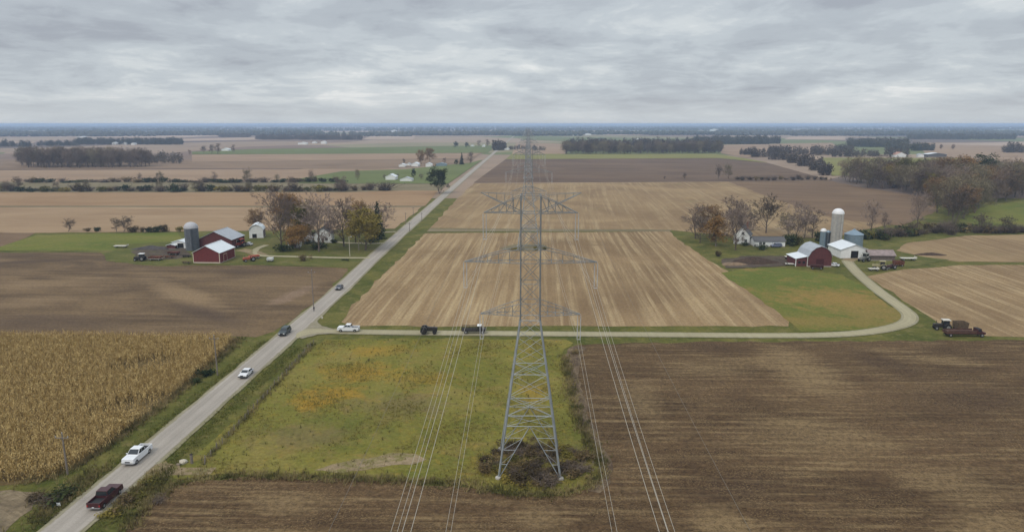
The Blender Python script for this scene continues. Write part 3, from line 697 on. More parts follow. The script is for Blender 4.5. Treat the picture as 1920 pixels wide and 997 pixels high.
def bush(seed, h, spread, n=240, sz=0.2, tw=30, twr=0.02):
    rnd = random.Random(seed); cr = MB()
    lobes = [(Vector((rnd.gauss(0, .28)*spread, rnd.gauss(0, .28)*spread, h*rnd.uniform(.3, .6))), rnd.uniform(.28, .45)) for _ in range(6)]
    for i in range(n):
        c, r = rnd.choice(lobes); v = Vector((rnd.gauss(0, 1), rnd.gauss(0, 1), rnd.gauss(0, 1))).normalized()*(r*rnd.uniform(.45, 1.05))
        p = c+Vector((v.x*spread, v.y*spread, v.z*h)); p.z = max(.05, p.z)
        leafq(cr, p, sz*rnd.uniform(.6, 1.4), rnd)
    for i in range(tw):
        p = Vector((rnd.gauss(0, .12)*spread, rnd.gauss(0, .12)*spread, 0)); d = Vector((rnd.gauss(0, .45)*spread, rnd.gauss(0, .45)*spread, h*rnd.uniform(.6, 1.15)))
        q = p+d; twig(cr, p, q, twr*2, rnd)
        for _ in range(3):
            s = p.lerp(q, rnd.uniform(.4, .9)); twig(cr, s, s+Vector((rnd.gauss(0, .2)*spread, rnd.gauss(0, .2)*spread, h*rnd.uniform(.1, .3))), twr, rnd)
    return cr
m_bark = leafmat('bark', (0.10, 0.078, 0.064), (0.16, 0.125, 0.105), scale=.6)
m_twig = leafmat('grey_twigs', (0.17, 0.13, 0.108), (0.27, 0.21, 0.178))
m_twigd = leafmat('dark_twigs', (0.085, 0.066, 0.052), (0.15, 0.115, 0.09))
m_rust = leafmat('rust_leaves', (0.14, 0.09, 0.045), (0.25, 0.14, 0.055), (0.19, 0.125, 0.07))
m_orng = leafmat('orange_leaves', (0.15, 0.10, 0.042), (0.30, 0.165, 0.055), (0.24, 0.165, 0.05))
m_olive = leafmat('olive_leaves', (0.075, 0.072, 0.018), (0.15, 0.13, 0.028), (0.22, 0.17, 0.04))
m_green = leafmat('dark_green_leaves', (0.022, 0.035, 0.014), (0.05, 0.06, 0.02))
m_ever = leafmat('evergreen_needles', (0.014, 0.026, 0.016), (0.032, 0.046, 0.022))
m_brush = leafmat('brown_brush', (0.065, 0.048, 0.026), (0.13, 0.092, 0.045), (0.19, 0.14, 0.06), scale=.7)
m_greyl = leafmat('grey_green_leaves', (0.13, 0.11, 0.068), (0.23, 0.19, 0.115))
m_plum = leafmat('plum_twigs', (0.13, 0.098, 0.075), (0.225, 0.168, 0.13))

PROTO = {}
PH = {'bare': 18, 'dark': 16, 'haze': 15, 'plum': 15, 'rust': 16, 'orange': 12, 'olive': 14, 'green': 14, 'ever': 14}
def proto(key, fn, mk):
    tr, cr = fn
    if tr is not None:      # make the nominal height the real one
        zs_ = sorted(v[2] for v in cr.v); k_ = PH[key[:-1]]/zs_[int(len(zs_)*.985)]
        for b_ in (tr, cr): b_.v = [(v[0]*k_, v[1]*k_, v[2]*k_) for v in b_.v]
    PROTO[key] = (None if tr is None else mesh_only(tr, 'trunk', m_bark), mesh_only(cr, 'crown', mk))
def mesh_only(mb, name, m):
    o = mb.build(name, m); me = o.data; bpy.data.objects.remove(o); return me
for i in range(3):
    proto('bare%d' % i, broadleaf(10+i, 18, (13, 11, 15)[i], 0, tw=0.095, lev=(15, 6, 5, 5), low=.12), m_twig)
    proto('dark%d' % i, broadleaf(20+i, 16, (12, 14, 10)[i], 0, tw=0.095, lev=(14, 6, 5, 5), low=.15), m_twigd)
    proto('haze%d' % i, broadleaf(30+i, 15, 12, 1, 0.26, tw=0.07, lev=(14, 6, 5, 4), low=.05), m_greyl)
    proto('plum%d' % i, broadleaf(60+i, 15, 11, 1, 0.22, tw=0.07, lev=(14, 6, 5, 4), low=.04), m_plum)
for i in range(2):
    proto('rust%d' % i, broadleaf(40+i, 16, 12, 3, 0.30, lev=(14, 6, 5, 4), low=.10), m_rust)
    proto('orange%d' % i, broadleaf(44+i, 12, 10, 3, 0.32, lev=(13, 5, 5, 4), low=.07, leaf_r=1.1), m_orng)
    proto('olive%d' % i, broadleaf(48+i, 14, 12, 4, 0.32, lev=(13, 5, 5, 4), low=.07, leaf_r=1.1), m_olive)
    proto('green%d' % i, broadleaf(52+i, 14, 12, 4, 0.34, lev=(13, 5, 5, 4), low=.05, leaf_r=1.1), m_green)
proto('ever0', conifer(3, 14, 7), m_ever)
for i in range(3):
    proto('bush_brown%d' % i, (None, bush(70+i, 1.0, 1.0, 260, .085, 40, .012)), m_brush)
    proto('bush_green%d' % i, (None, bush(75+i, 1.0, 1.0, 320, .09, 20, .012)), m_green)
    proto('bush_olive%d' % i, (None, bush(80+i, 1.0, 1.0, 320, .09, 20, .012)), m_olive)
    proto('bush_bare%d' % i, (None, bush(85+i, 1.0, 1.0, 90, .06, 90, .012)), m_twigd)
PH = {'bare': 18, 'dark': 16, 'haze': 15, 'plum': 15, 'rust': 16, 'orange': 12, 'olive': 14, 'green': 14, 'ever': 14}
prnd = random.Random(99)
TCOUNT = [0]
def link(me, name, parent=None):
    o = bpy.data.objects.new(name, me); COL.objects.link(o)
    if parent is not None: o.parent = parent
    return o
NAMES = {'bare': 'bare_tree', 'dark': 'bare_tree', 'haze': 'broadleaf_tree', 'plum': 'bare_tree', 'rust': 'autumn_tree', 'orange': 'autumn_tree', 'olive': 'broadleaf_tree', 'green': 'broadleaf_tree', 'ever': 'conifer_tree'}
def tree(kind, p, h, label, wid=1.0, group=None, var=None, parts=True):
    ks = [k for k in PROTO if k[:-1] == kind]; key = ks[(prnd.randrange(len(ks)) if var is None else var % len(ks))]
    s = h/PH[kind]; rz = prnd.uniform(0, 6.28)
    t = thing(NAMES[kind], label, 'tree', (p[0], p[1], 0), rz, group); t.scale = (s*wid, s*wid, s)
    tr, cr = PROTO[key]
    link(tr, 'trunk', t); link(cr, 'crown', t); TCOUNT[0] += 1
    return t
def shrub(kind, p, h, wd, label, group=None):
    key = 'bush_%s%d' % (kind, prnd.randrange(3))
    o = link(PROTO[key][1], 'shrub'); o.location = (p[0], p[1], 0); o.rotation_euler = (0, 0, prnd.uniform(0, 6.28)); o.scale = (wd, wd*prnd.uniform(.8, 1.2), h)
    return tag(o, label, 'shrub', group)
def ppm(py): return math.cos(TH)*(py-232.3)/H
def ht(py_base, py_top): return (py_base-py_top)/ppm(py_base)*1.10

# -- trees round the left farmstead (px, base y, top y, kind, width factor, label)
for (x, b, t_, k, wd, lb) in [
    (483, 432, 396, 'rust', .9, 'small rusty brown tree standing behind the white round-roofed barn'),
    (528, 462, 364, 'bare', .62, 'tallest bare grey tree with rusty top, left end of the left farm grove'),
    (543, 450, 372, 'rust', .6, 'slim rusty tree directly behind the tallest bare tree of the left farm'),
    (566, 452, 388, 'olive', 1.0, 'yellow-olive leafy tree between the tall bare trees of the left farm'),
    (562, 468, 424, 'orange', .85, 'low wide orange leaved tree in front of the left farm grove'),
    (548, 466, 430, 'orange', .8, 'smaller orange leaved tree left beside the low wide orange one'),
    (598, 472, 376, 'bare', .72, 'tall bare fork-topped tree in the middle of the left farm grove'),
    (587, 452, 398, 'dark', .7, 'dark bare tree just left of the tall fork-topped tree'),
    (625, 452, 400, 'bare', .8, 'pale bare tree with rounded crown behind the small white farmhouse'),
    (645, 462, 382, 'bare', .75, 'tall thin bare tree right of the white farmhouse'),
    (667, 455, 396, 'bare', .8, 'bare tree with pinkish twigs behind the driveway utility pole'),
    (674, 448, 383, 'rust', .55, 'narrow rusty topped tree between bare tree and dark conifer'),
    (685, 470, 402, 'olive', 1.0, 'large round olive green tree beside the left farm drive'),
    (709, 448, 389, 'ever', .62, 'dark green pointed conifer by the county road'),
    (715, 436, 386, 'bare', .9, 'bare spreading tree right of the dark conifer'),
    (128, 434, 412, 'dark', 1.0, 'lone small bare tree on the far edge of the green pasture'),
    (218, 435, 412, 'dark', .9, 'small bare tree, left one of the pair behind the pasture'),
    (232, 435, 408, 'dark', .95, 'small bare tree, right and taller one of the pair behind the pasture'),
    ]:
    tree(k, at(x, b), ht(b, t_), lb, wd*1.55)
for (x, b, t_, k, wd, lb) in [
    (165, 434, 427, 'brown', 1.1, 'left small brown bush on the pasture edge'), (182, 434, 425, 'green', 1.0, 'dark bush on the pasture edge beside the small brown one'),
    (250, 435, 424, 'brown', 1.2, 'rusty bush right of the pair of bare trees'), (267, 435, 425, 'brown', .8, 'narrow brown bush between rusty bush and green bushes'),
    (282, 435, 424, 'green', 1.1, 'left green bush of the row behind the pasture'), (294, 435, 422, 'green', 1.1, 'right green bush of the row behind the pasture'),
    (308, 435, 421, 'brown', .8, 'tall brown bush standing alone left of the concrete silo'), (338, 435, 425, 'olive', 1.0, 'faint olive bush close to the concrete silo'),
    (571, 489, 476, 'brown', .9, 'round brown bush standing on the left farm drive'), (532, 471, 456, 'green', 1.2, 'dark green bush below the tallest bare tree'),
    (598, 466, 454, 'green', 2.0, 'wide dark bush in front of the white farmhouse'), (625, 456, 448, 'green', 1.4, 'dark bush right of the white farmhouse'),
    (700, 456, 446, 'green', 1.2, 'dark bush at the foot of the olive tree'), (646, 488, 485, 'green', 3.2, 'low flat dark bush on the lawn by the road'),
    (575, 458, 449, 'green', 1.2, 'dark bush left of the white farmhouse')]:
    shrub(k, at(x, b), ht(b, t_), ht(b, t_)*wd*1.1, lb)
# -- right farmstead
for (x, b, t_, k, wd, lb) in [
    (1304, 448, 390, 'bare', .95, 'leftmost bare grey tree of the right farm'),
    (1312, 456, 412, 'dark', .7, 'dark trunked bare tree at the corner of the bean field'),
    (1342, 462, 412, 'orange', .9, 'orange leaved tree left of the white gabled house'),
    (1330, 446, 391, 'rust', .7, 'brown leaved tree behind the orange tree of the right farm'),
    (1379, 469, 396, 'bare', .75, 'bare brown tree standing in front of the white gabled house'),
    (1378, 448, 378, 'bare', .85, 'tallest bare tree behind the white gabled house'),
    (1395, 446, 384, 'bare', .8, 'bare tree right behind the chimney of the white house'),
    (1436, 437, 376, 'dark', .95, 'dark bare tree with forked trunk standing alone behind the ranch wing'),
    (1490, 450, 388, 'bare', .9, 'wide bare tree left behind the grey silos'),
    (1508, 448, 392, 'bare', .7, 'slim bare tree just left of the small silo'),
    (1478, 444, 402, 'haze', .8, 'greyish tree left of the wide bare tree behind the red barn'),
    (1523, 446, 396, 'bare', .8, 'bare tree right beside the small grey silo'),
    (1633, 436, 382, 'bare', .6, 'thin bare tree behind the grain bin'),
    (1720, 428, 366, 'bare', .6, 'thin bare tree beside the creek brush'),
    (1660, 432, 402, 'bare', .6, 'short bare sapling between the two thin creek trees'),
    (1838, 436, 404, 'dark', .9, 'small dark bare tree at the left end of the east hedge'),
    (1885, 437, 408, 'dark', .9, 'small dark bare tree in the middle of the east hedge'),
    ]:
    tree(k, at(x, b), ht(b, t_), lb, wd*1.5)
for (x, b, t_, k, wd, lb) in [
    (1428, 468, 458, 'green', 1.3, 'round dark bush in front of the ranch wing'), (1478, 458, 436, 'green', 1.0, 'tall dark bush at the right end of the ranch wing'),
    (1492, 458, 440, 'olive', 1.0, 'olive bush behind the red barn roof'), (1396, 459, 453, 'green', 2.2, 'low dark bush under the gable of the white house'),
    (1347, 480, 470, 'brown', .9, 'small dark bush on the lawn left of the manure heap'), (1532, 452, 432, 'green', .8, 'dark bush left of the small silo'),
    (1618, 448, 430, 'green', 1.2, 'dark bush right behind the grain bin')]:
    shrub(k, at(x, b), ht(b, t_), ht(b, t_)*wd*1.1, lb)
rnd = random.Random(5)
for i in range(26):
    f = i/25; x = 1640+f*165+rnd.uniform(-6, 6); b = 447-f*16+rnd.uniform(-4, 4)
    shrub(rnd.choice(['green', 'bare', 'brown', 'bare', 'olive']), at(x, b+rnd.uniform(-3, 3)), rnd.uniform(2, 6), rnd.uniform(5, 8), 'dark bush in the creek brush behind the grain bin', 'bushes along the creek')
for i in range(14):
    x = 1832+i*9+rnd.uniform(-3, 3)
    shrub(rnd.choice(['bare', 'brown', 'bare']), at(x, 436.5+rnd.uniform(-1, 1)), rnd.uniform(2.5, 4.5), rnd.uniform(3.5, 6), 'brown bush in the hedge along the east pasture', 'bushes of the east hedge')
# -- along the road, far left
for (x, b, t_, k, wd, lb) in [
    (824, 363, 320, 'green', 1.15, 'big dark round tree beside the county road'),
    (790, 308, 284, 'rust', 1.0, 'left brown tree behind the far white houses by the road'), (806, 306, 281, 'rust', 1.0, 'right and taller brown tree behind the far white houses'),
    (757, 309, 299, 'dark', .9, 'tiny dark tree left of the far white houses'), (866, 309, 290, 'ever', 1.0, 'dark conifer near the road past the far white houses'),
    (881, 308, 287, 'plum', .8, 'plum brown tree at the roadside past the far white houses'), (833, 308, 297, 'plum', 1.0, 'small tree behind the long grey far shed'),
    (856, 309, 300, 'green', 1.2, 'dark round tree between the far shed and the conifer'), (776, 334, 318, 'green', .7, 'narrow dark tree right behind the grey low house'),
    (745, 335, 327, 'dark', 1.2, 'dark tree between white house and grey low house'), (720, 336, 328, 'dark', 1.2, 'dark tree left of the mid-distance white house'),
    (670, 338, 320, 'haze', .9, 'pale tree standing alone in the green lot'), (790, 336, 327, 'haze', 1.4, 'rounded grey tree at right of the grey low house'),
    (855, 277, 267, 'green', 1.2, 'left tree of the far clump left of the road end'), (875, 277, 268, 'green', 1.2, 'second tree of the far clump left of the road end'),
    (897, 276, 264, 'plum', 1.0, 'third tree of the far clump left of the road end'), (915, 276, 263, 'plum', .9, 'fourth tree of the far clump left of the road end'),
    (382, 288, 275, 'dark', 1.1, 'left tree of the group beside the far white barn'), (396, 289, 273, 'dark', 1.0, 'middle tree of the group beside the far white barn'), (408, 289, 271, 'plum', 1.0, 'right tree left of the far white barn'),
    (437, 286, 273, 'plum', 1.0, 'single tree right of the far white barn'), (357, 291, 282, 'plum', 1.0, 'small tree at the right end of the left wood'),
    (1346, 336, 312, 'dark', .9, 'left tall bare tree in the middle of the plum field edge'), (1366, 336, 310, 'haze', .9, 'right tall pale tree in the plum field edge'),
    (1283, 337, 325, 'dark', 1.0, 'small round tree left on the plum field edge'), (1246, 337, 331, 'dark', 1.2, 'tiny dark tree far left on the plum field edge'),
    (1738, 282, 270, 'rust', 1.0, 'far rusty tree behind the long white barn'), (1764, 280, 272, 'orange', 1.0, 'far orange tree in the east tan field'), (1787, 281, 272, 'rust', 1.1, 'far brown tree right of the orange one'), (1717, 283, 272, 'olive', 1.0, 'far olive tree beside the pink roofed house')]:
    tree(k, at(x, b), ht(b, t_), lb, wd)
rnd = random.Random(8)
for i in range(46):     # hedge nearer the orange field
    x = -10+i*16.4+rnd.uniform(-5, 5)
    shrub(rnd.choice(['green', 'bare', 'brown', 'bare', 'olive']), at(x, 359+rnd.uniform(-1.2, .8)-max(0, (x-500)/240*2)), rnd.uniform(2.5, 7.5), rnd.uniform(5, 12), 'bush in the hedgerow along the orange stubble field', 'bushes of the near hedgerow')
for i in range(38):     # hedge beyond it
    x = 50+i*16+rnd.uniform(-5, 5)
    shrub(rnd.choice(['green', 'bare', 'green', 'brown']), at(x, 342+rnd.uniform(-.6, .6)), rnd.uniform(2, 6), rnd.uniform(5, 12), 'bush in the thin hedgerow between grain field and fallow strip', 'bushes of the far hedgerow')
for i in range(22):
    x = rnd.choice([8, 20, 35, 250, 262, 275, 288, 300, 345, 372, 380, 390, 400, 460, 470, 515, 545, 555, 590, 155, 100, 640])+rnd.uniform(-6, 6)
    far = rnd.random() < .4; b = 342 if far else 359
    tree(rnd.choice(['dark', 'haze', 'bare', 'plum']), at(x, b), rnd.uniform(7, 13), 'thin small tree rising out of the %s hedgerow' % ('far' if far else 'near'), 1.1, 'small trees of the %s hedgerow' % ('far' if far else 'near'))
for i in range(16):
    x = 1380+i*11.5+rnd.uniform(-4, 4)
    shrub(rnd.choice(['bare', 'bare', 'brown']), at(x, 337.5+rnd.uniform(-.8, .8)), rnd.uniform(2, 5.5), rnd.uniform(4, 8), 'bush on the far edge of the brown field', 'bushes along the plum field edge')

# -- woods made of single trees
def inside(p, poly):
    r = False; n = len(poly); j = n-1
    for i in range(n):
        a = poly[i]; b = poly[j]
        if (a[1] > p[1]) != (b[1] > p[1]) and p[0] < (b[0]-a[0])*(p[1]-a[1])/(b[1]-a[1])+a[0]: r = not r
        j = i
    return r
def wood(pix, gap, kinds, hr, label, group, seed, wd=1.15, cap=400, mixl=None):
    poly = [(v.x, v.y) for v in P(*pix)]; rnd = random.Random(seed); n = 0
    xs = [p[0] for p in poly]; ys = [p[1] for p in poly]
    y = min(ys); row = 0
    while y < max(ys) and n < cap:
        x = min(xs) + (row % 2)*gap*.5
        while x < max(xs):
            q = (x+rnd.uniform(-.35, .35)*gap, y+rnd.uniform(-.35, .35)*gap)
            if inside(q, poly) and n < cap:
                kd = rnd.choice(kinds)
                if mixl and rnd.random() < .2: tree(rnd.choice(['rust', 'olive', 'rust']), q, rnd.uniform(*hr)*.95, mixl, wd, 'coloured '+group)
                else: tree(kd, q, rnd.uniform(*hr), label, wd*rnd.uniform(.9, 1.2), group)
                n += 1
            x += gap
        y += gap*.85; row += 1
    return n
nw = wood(((1568, 336), (1580, 345), (1680, 361), (1745, 374), (1762, 410), (1790, 425), (1835, 400), (1848, 384), (1925, 375), (1925, 350), (1850, 346), (1750, 342), (1600, 328)), 14.5, ['plum', 'haze', 'haze', 'plum', 'bare', 'haze', 'dark'], (18, 25), 'grey-brown tree in the wood at the right edge', 'trees of the right wood', 31, 1.15, 135, 'rusty or olive leaved tree among the grey trees of the right wood')
for (x, b, t_, k, lb) in [(1770, 356, 302, 'rust', 'rusty tree at the top of the right wood, left of the pair'), (1808, 356, 302, 'orange', 'orange tree at the top of the right wood, right of the pair'), (1792, 362, 318, 'rust', 'brown leaved tree in front of the two coloured trees of the wood'), (1840, 354, 298, 'green', 'dark tall tree behind the coloured trees of the wood'), (1705, 350, 304, 'olive', 'olive topped tree in the middle of the right wood')]:
    tree(k, at(x, b), ht(b, t_), lb, 1.35)
nl = wood(((40, 311), (52, 315.5), (160, 315.8), (270, 314.5), (355, 303), (345, 299), (200, 302), (60, 303)), 13.5, ['plum', 'dark', 'plum', 'haze', 'plum'], (19, 26), 'dark tree in the wood beyond the left grain field', 'trees of the left wood', 32, 1.1, 75)
nc = wood(((1057, 287), (1060, 289.5), (1200, 289), (1350, 287.5), (1352, 284), (1200, 284)), 16, ['plum', 'haze', 'dark', 'haze'], (17, 25), 'dark tree in the wood beyond the hay strip', 'trees of the centre wood', 33, 1.15, 62)
print('TREES', TCOUNT[0], nw, nl, nc)

# -- far woods: each one a mass
def far_trees(name, strips, m, seed):
    """a distant wood: many small crowns of loose leaf and twig faces, each on its trunk"""
    rnd = np.random.default_rng(seed); V = []; F = []; off = 0; K = 110
    for (x0, x1, yb, depth, h, cnt) in strips:
        a = at(x0, yb); b = at(x1, yb)
        for i in range(int(cnt*1.15)):
            t = rnd.random(); dy = rnd.random()**1.3*depth; hh = h*(rnd.uniform(.6, 1.35) if rnd.random() < .6 else rnd.uniform(.25, .6)); k = (a.y+dy)/a.y
            c = np.array([(a.x+(b.x-a.x)*t)*k, a.y+dy, 0]); wd = hh*rnd.uniform(.24, .42)
            u = rnd.normal(0, 1, (K, 3)); u /= np.linalg.norm(u, axis=1)[:, None]; u *= rnd.uniform(.35, 1.08, (K, 1))
            p = c+u*np.array([wd, wd, hh*.48])+np.array([0, 0, hh*.52]); p[:, 2] = np.maximum(p[:, 2], .3)
            e1 = rnd.normal(0, 1, (K, 3)); e1 /= np.linalg.norm(e1, axis=1)[:, None]; e2 = np.cross(e1, rnd.normal(0, 1, (K, 3))); e2 /= np.linalg.norm(e2, axis=1)[:, None]
            sz = hh*.075*rnd.uniform(.5, 1.5, (K, 1)); e1 = e1*sz; e2 = e2*sz*.5
            q = np.stack([p-e1, p-e2, p+e1, p+e2], 1).reshape(-1, 3); V.append(q); F.append(np.arange(len(q)).reshape(-1, 4)+off); off += len(q)
            tw = hh*.02; z1 = hh*.8
            for dx, dy2 in ((tw, 0), (0, tw)):
                q = np.array([[-dx, -dy2, 0], [dx, dy2, 0], [dx*.3, dy2*.3, z1], [-dx*.3, -dy2*.3, z1]])+c; V.append(q); F.append(np.arange(4).reshape(1, 4)+off); off += 4
    V = np.concatenate(V); F = np.concatenate(F)
    me = bpy.data.meshes.new(name); me.vertices.add(len(V)); me.vertices.foreach_set('co', V.astype(np.float32).ravel())
    me.loops.add(F.size); me.loops.foreach_set('vertex_index', F.astype(np.int32).ravel()); me.polygons.add(len(F))
    me.polygons.foreach_set('loop_start', np.arange(0, F.size, 4)); me.polygons.foreach_set('loop_total', np.full(len(F), 4))
    me.update(calc_edges=True); me.materials.append(m)
    o = bpy.data.objects.new(name, me); COL.objects.link(o); return o
def far_mass(name, strips, m, seed):
    rnd = np.random.default_rng(seed)
    bm = bmesh.new(); bmesh.ops.create_icosphere(bm, subdivisions=1, radius=1); bm.verts.ensure_lookup_table()
    bv = np.array([v.co[:] for v in bm.verts]); bf = np.array([[v.index for v in f.verts] for f in bm.faces]); bm.free()
    V = []; F = []; off = 0
    for (x0, x1, yb, depth, h, cnt) in strips:
        a = at(x0, yb); b = at(x1, yb)
        for i in range(cnt):
            t = rnd.random(); dy = rnd.random()**1.3*depth; hh = h*rnd.uniform(.5, 1.3)
            k = (a.y+dy)/a.y
            cx_ = (a.x+(b.x-a.x)*t)*k; cy_ = a.y+dy
            wd = hh*rnd.uniform(.4, .7)
            v = bv*(1+rnd.uniform(-.38, .38, (len(bv), 1)))
            v = v*np.array([wd, wd, hh*.52])+np.array([cx_, cy_, hh*.5]); V.append(v); F.append(bf+off); off += len(bv)
    V = np.concatenate(V); F = np.concatenate(F)
    me = bpy.data.meshes.new(name); me.vertices.add(len(V)); me.vertices.foreach_set('co', V.ravel())
    me.loops.add(F.size); me.loops.foreach_set('vertex_index', F.ravel()); me.polygons.add(len(F))
    me.polygons.foreach_set('loop_start', np.arange(0, F.size, 3)); me.polygons.foreach_set('loop_total', np.full(len(F), 3))
    me.update(calc_edges=True); me.materials.append(m)
    o = bpy.data.objects.new(name, me); COL.objects.link(o); return o
m_fw = leafmat('far_wood_a', (0.085, 0.07, 0.058), (0.15, 0.125, 0.10), scale=.02)
m_fw2 = leafmat('far_wood_b', (0.065, 0.068, 0.05), (0.12, 0.11, 0.08), scale=.02)
FW = [
 ('deep wood behind the front trees of the centre wood', [(1062, 1350, 286.5, 480, 18, 700)], m_fw),
 ('wood mass behind the front trees of the left wood', [(70, 345, 307, 110, 13, 150)], m_fw),
 ('far wood to the left of the far white barn', [(140, 345, 271.5, 120, 15, 420), (-60, 60, 276, 90, 14, 120), (70, 150, 274, 60, 12, 90)], m_fw2),
 ('far wood in front of the far pale houses', [(478, 560, 262, 90, 16, 160), (560, 680, 262.5, 100, 17, 260), (410, 470, 258, 100, 14, 120)], m_fw),
 ('far wood right of the centre wood', [(1300, 1460, 270, 160, 18, 420), (1352, 1440, 271, 60, 15, 120)], m_fw2),
 ('tree belt in front of the yellow lot', [(1388, 1412, 291, 30, 13, 26), (1408, 1440, 295, 25, 12, 30), (1440, 1475, 300, 25, 12, 32), (1475, 1500, 306, 25, 13, 24), (1495, 1522, 312, 25, 14, 26), (1518, 1545, 320, 20, 13, 24), (1535, 1556, 329, 15, 11, 18), (1440, 1560, 291, 40, 14, 90), (1560, 1700, 294.5, 25, 12, 110), (1400, 1460, 285, 30, 10, 24), (1560, 1600, 284, 60, 13, 40)], m_fw),
 ('far wood behind the pink roofed house', [(1590, 1700, 276, 140, 17, 320), (1660, 1750, 283, 60, 14, 110), (1700, 1900, 262, 250, 17, 520)], m_fw2),
 ('tree clump at the right edge of the far tan field', [(1880, 1990, 287, 60, 16, 120)], m_fw),
 ('tree clump at the road end', [(925, 946, 282, 60, 17, 60), (1000, 1022, 283, 40, 8, 20), (955, 1005, 281, 60, 8, 50)], m_fw),
]
for i, (lb, st, m) in enumerate(FW):
    tag(far_trees('far_wood', st, m, 200+i), 'hazy ' + lb, 'wood', None, 'stuff')
rnd = random.Random(44); strips = []
for i in range(70):
    yb = 234.2+ (rnd.random()**1.5)*22; x0 = rnd.uniform(-300, 2100); ln = rnd.uniform(150, 700)*(0.55+8/(yb-228))
    D = at(960, yb).y
    strips.append((x0, x0+ln, yb, D*.05, 17, int(min(700, 60+ln*rnd.uniform(.5, 1.0)))))
strips += [(-400, 2300, 233.6, 4000, 20, 1600), (-400, 2300, 235.2, 3000, 19, 1800), (-300, 480, 240, 900, 18, 700), (300, 1000, 243, 700, 18, 700), (980, 1900, 241, 700, 18, 800), (-300, 300, 256, 200, 17, 400), (690, 960, 254, 200, 17, 330), (960, 1090, 255, 160, 17, 200), (1500, 1900, 254, 200, 17, 420)]
tag(far_mass('horizon_woods', strips, m_fw2, 77), 'blue hazy woods strung along the whole horizon', 'wood', None, 'stuff')
# ------------------------------------------------------------------ buildings
m_red = mat('red_siding', (0.140, 0.027, 0.025), 0.75, var=0.16, vscale=1.2)
m_redd = mat('faded_red_siding', (0.105, 0.032, 0.032), 0.8, var=0.2, vscale=1.0)
m_white = mat('white_siding', (0.72, 0.73, 0.72), 0.6, var=0.08, vscale=0.8)
m_trim = mat('cream_trim', (0.62, 0.52, 0.42), 0.7)
m_roofw = mat('white_metal_roof', (0.66, 0.70, 0.73), 0.45, 0.0, 0.5, var=0.06, vscale=0.7)
m_roofg = mat('grey_metal_roof', (0.36, 0.385, 0.42), 0.5, 0.1, 0.5, var=0.10, vscale=0.7)
m_roofb = mat('brown_tin_roof', (0.26, 0.205, 0.195), 0.7, var=0.2, vscale=0.7)
m_shingle = mat('dark_shingles', (0.10, 0.098, 0.10), 0.9, var=0.15, vscale=2)
m_pinkroof = mat('pink_tile_roof', (0.42, 0.24, 0.18), 0.85, var=0.1)
m_black = mat('dark_opening', (0.012, 0.011, 0.012), 0.9)  # flat black panels on solid walls, shade inside doorways put in as colour
m_oldwood = mat('weathered_boards', (0.13, 0.10, 0.085), 0.9, var=0.25, vscale=2)
m_glassd = mat('window_glass', (0.02, 0.024, 0.03), 0.12, 0.0, 0.6)
m_stave = mat('silo_staves', (0.115, 0.125, 0.14), 0.85, var=0.16, vscale=0.9)
m_stavew = mat('pale_silo_staves', (0.36, 0.345, 0.32), 0.85, var=0.14, vscale=0.9)
m_galv = mat('galvanised_sheet', (0.22, 0.29, 0.35), 0.45, 0.35, 0.5, var=0.10, vscale=1.0)
m_dome = mat('dome_metal', (0.70, 0.70, 0.71), 0.45, 0.0, 0.5, var=0.05)
m_brick = mat('chimney_brick', (0.20, 0.09, 0.065), 0.9, var=0.2, vscale=4)

def wall_box(t, w, l, hw_, hr_, m, name='wall', gambrel=False):
    mb = MB(); h = w/2
    if gambrel: prof = [(-h, 0), (h, 0), (h, hw_), (h*.80, hw_+(hr_-hw_)*.50), (h*.42, hw_+(hr_-hw_)*.86), (0, hr_), (-h*.42, hw_+(hr_-hw_)*.86), (-h*.80, hw_+(hr_-hw_)*.50), (-h, hw_)]
    else: prof = [(-h, 0), (h, 0), (h, hw_), (0, hr_), (-h, hw_)]
    mb.prism(prof, 'y', 0, l); return mb.build(name, m, t)
def roof_part(t, w, l, hw_, hr_, m, ov=0.4, gambrel=False, th=0.14):
    mb = MB(); h = w/2
    if gambrel: pr = [(h+.2, hw_-.15), (h*.80, hw_+(hr_-hw_)*.50), (h*.42, hw_+(hr_-hw_)*.86), (0, hr_)]
    else:
        sl_ = (hr_-hw_)/h; pr = [(h+ov, hw_-ov*sl_), (0, hr_)]
    up = [(x, z+0.02) for x, z in pr] ; 
    full = up + [(-x, z) for x, z in reversed(up[:-1])]
    top = [(x, z+th) for x, z in full]
    mb.prism(full+list(reversed(top)), 'y', -ov, l+ov); r = mb.build('roof', m, t)
    rb = MB(); 
    rb.box(-.16, .16, -ov-.02, l+ov+.02, hr_+th-.02, hr_+th+.10); rb.build('ridge_cap', m, r)
    return r
def opening(t, x0, x1, z0, z1, name='door', m=None, y=0.0, frame=None, side=None):
    """door, window or flat black doorway panel on the front wall (y) or on a side wall (side = x of that wall)"""
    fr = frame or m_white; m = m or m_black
    def bx(mb, a0, a1, c0, c1, dep):
        if side is None: mb.box(a0, a1, y-dep, y+.01, c0, c1)
        else:
            s = 1 if side > 0 else -1; mb.box(min(side-.01*s, side+dep*s), max(side-.01*s, side+dep*s), a0, a1, c0, c1)
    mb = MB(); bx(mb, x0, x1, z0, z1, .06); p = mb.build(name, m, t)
    fb = MB(); q = .13
    bx(fb, x0-q, x0, z0, z1+q, .09); bx(fb, x1, x1+q, z0, z1+q, .09); bx(fb, x0, x1, z1, z1+q, .09)
    if name == 'window': bx(fb, x0, x1, z0-q, z0, .11); bx(fb, (x0+x1)/2-.03, (x0+x1)/2+.03, z0, z1, .075)
    fb.build('frame', fr, p); return p
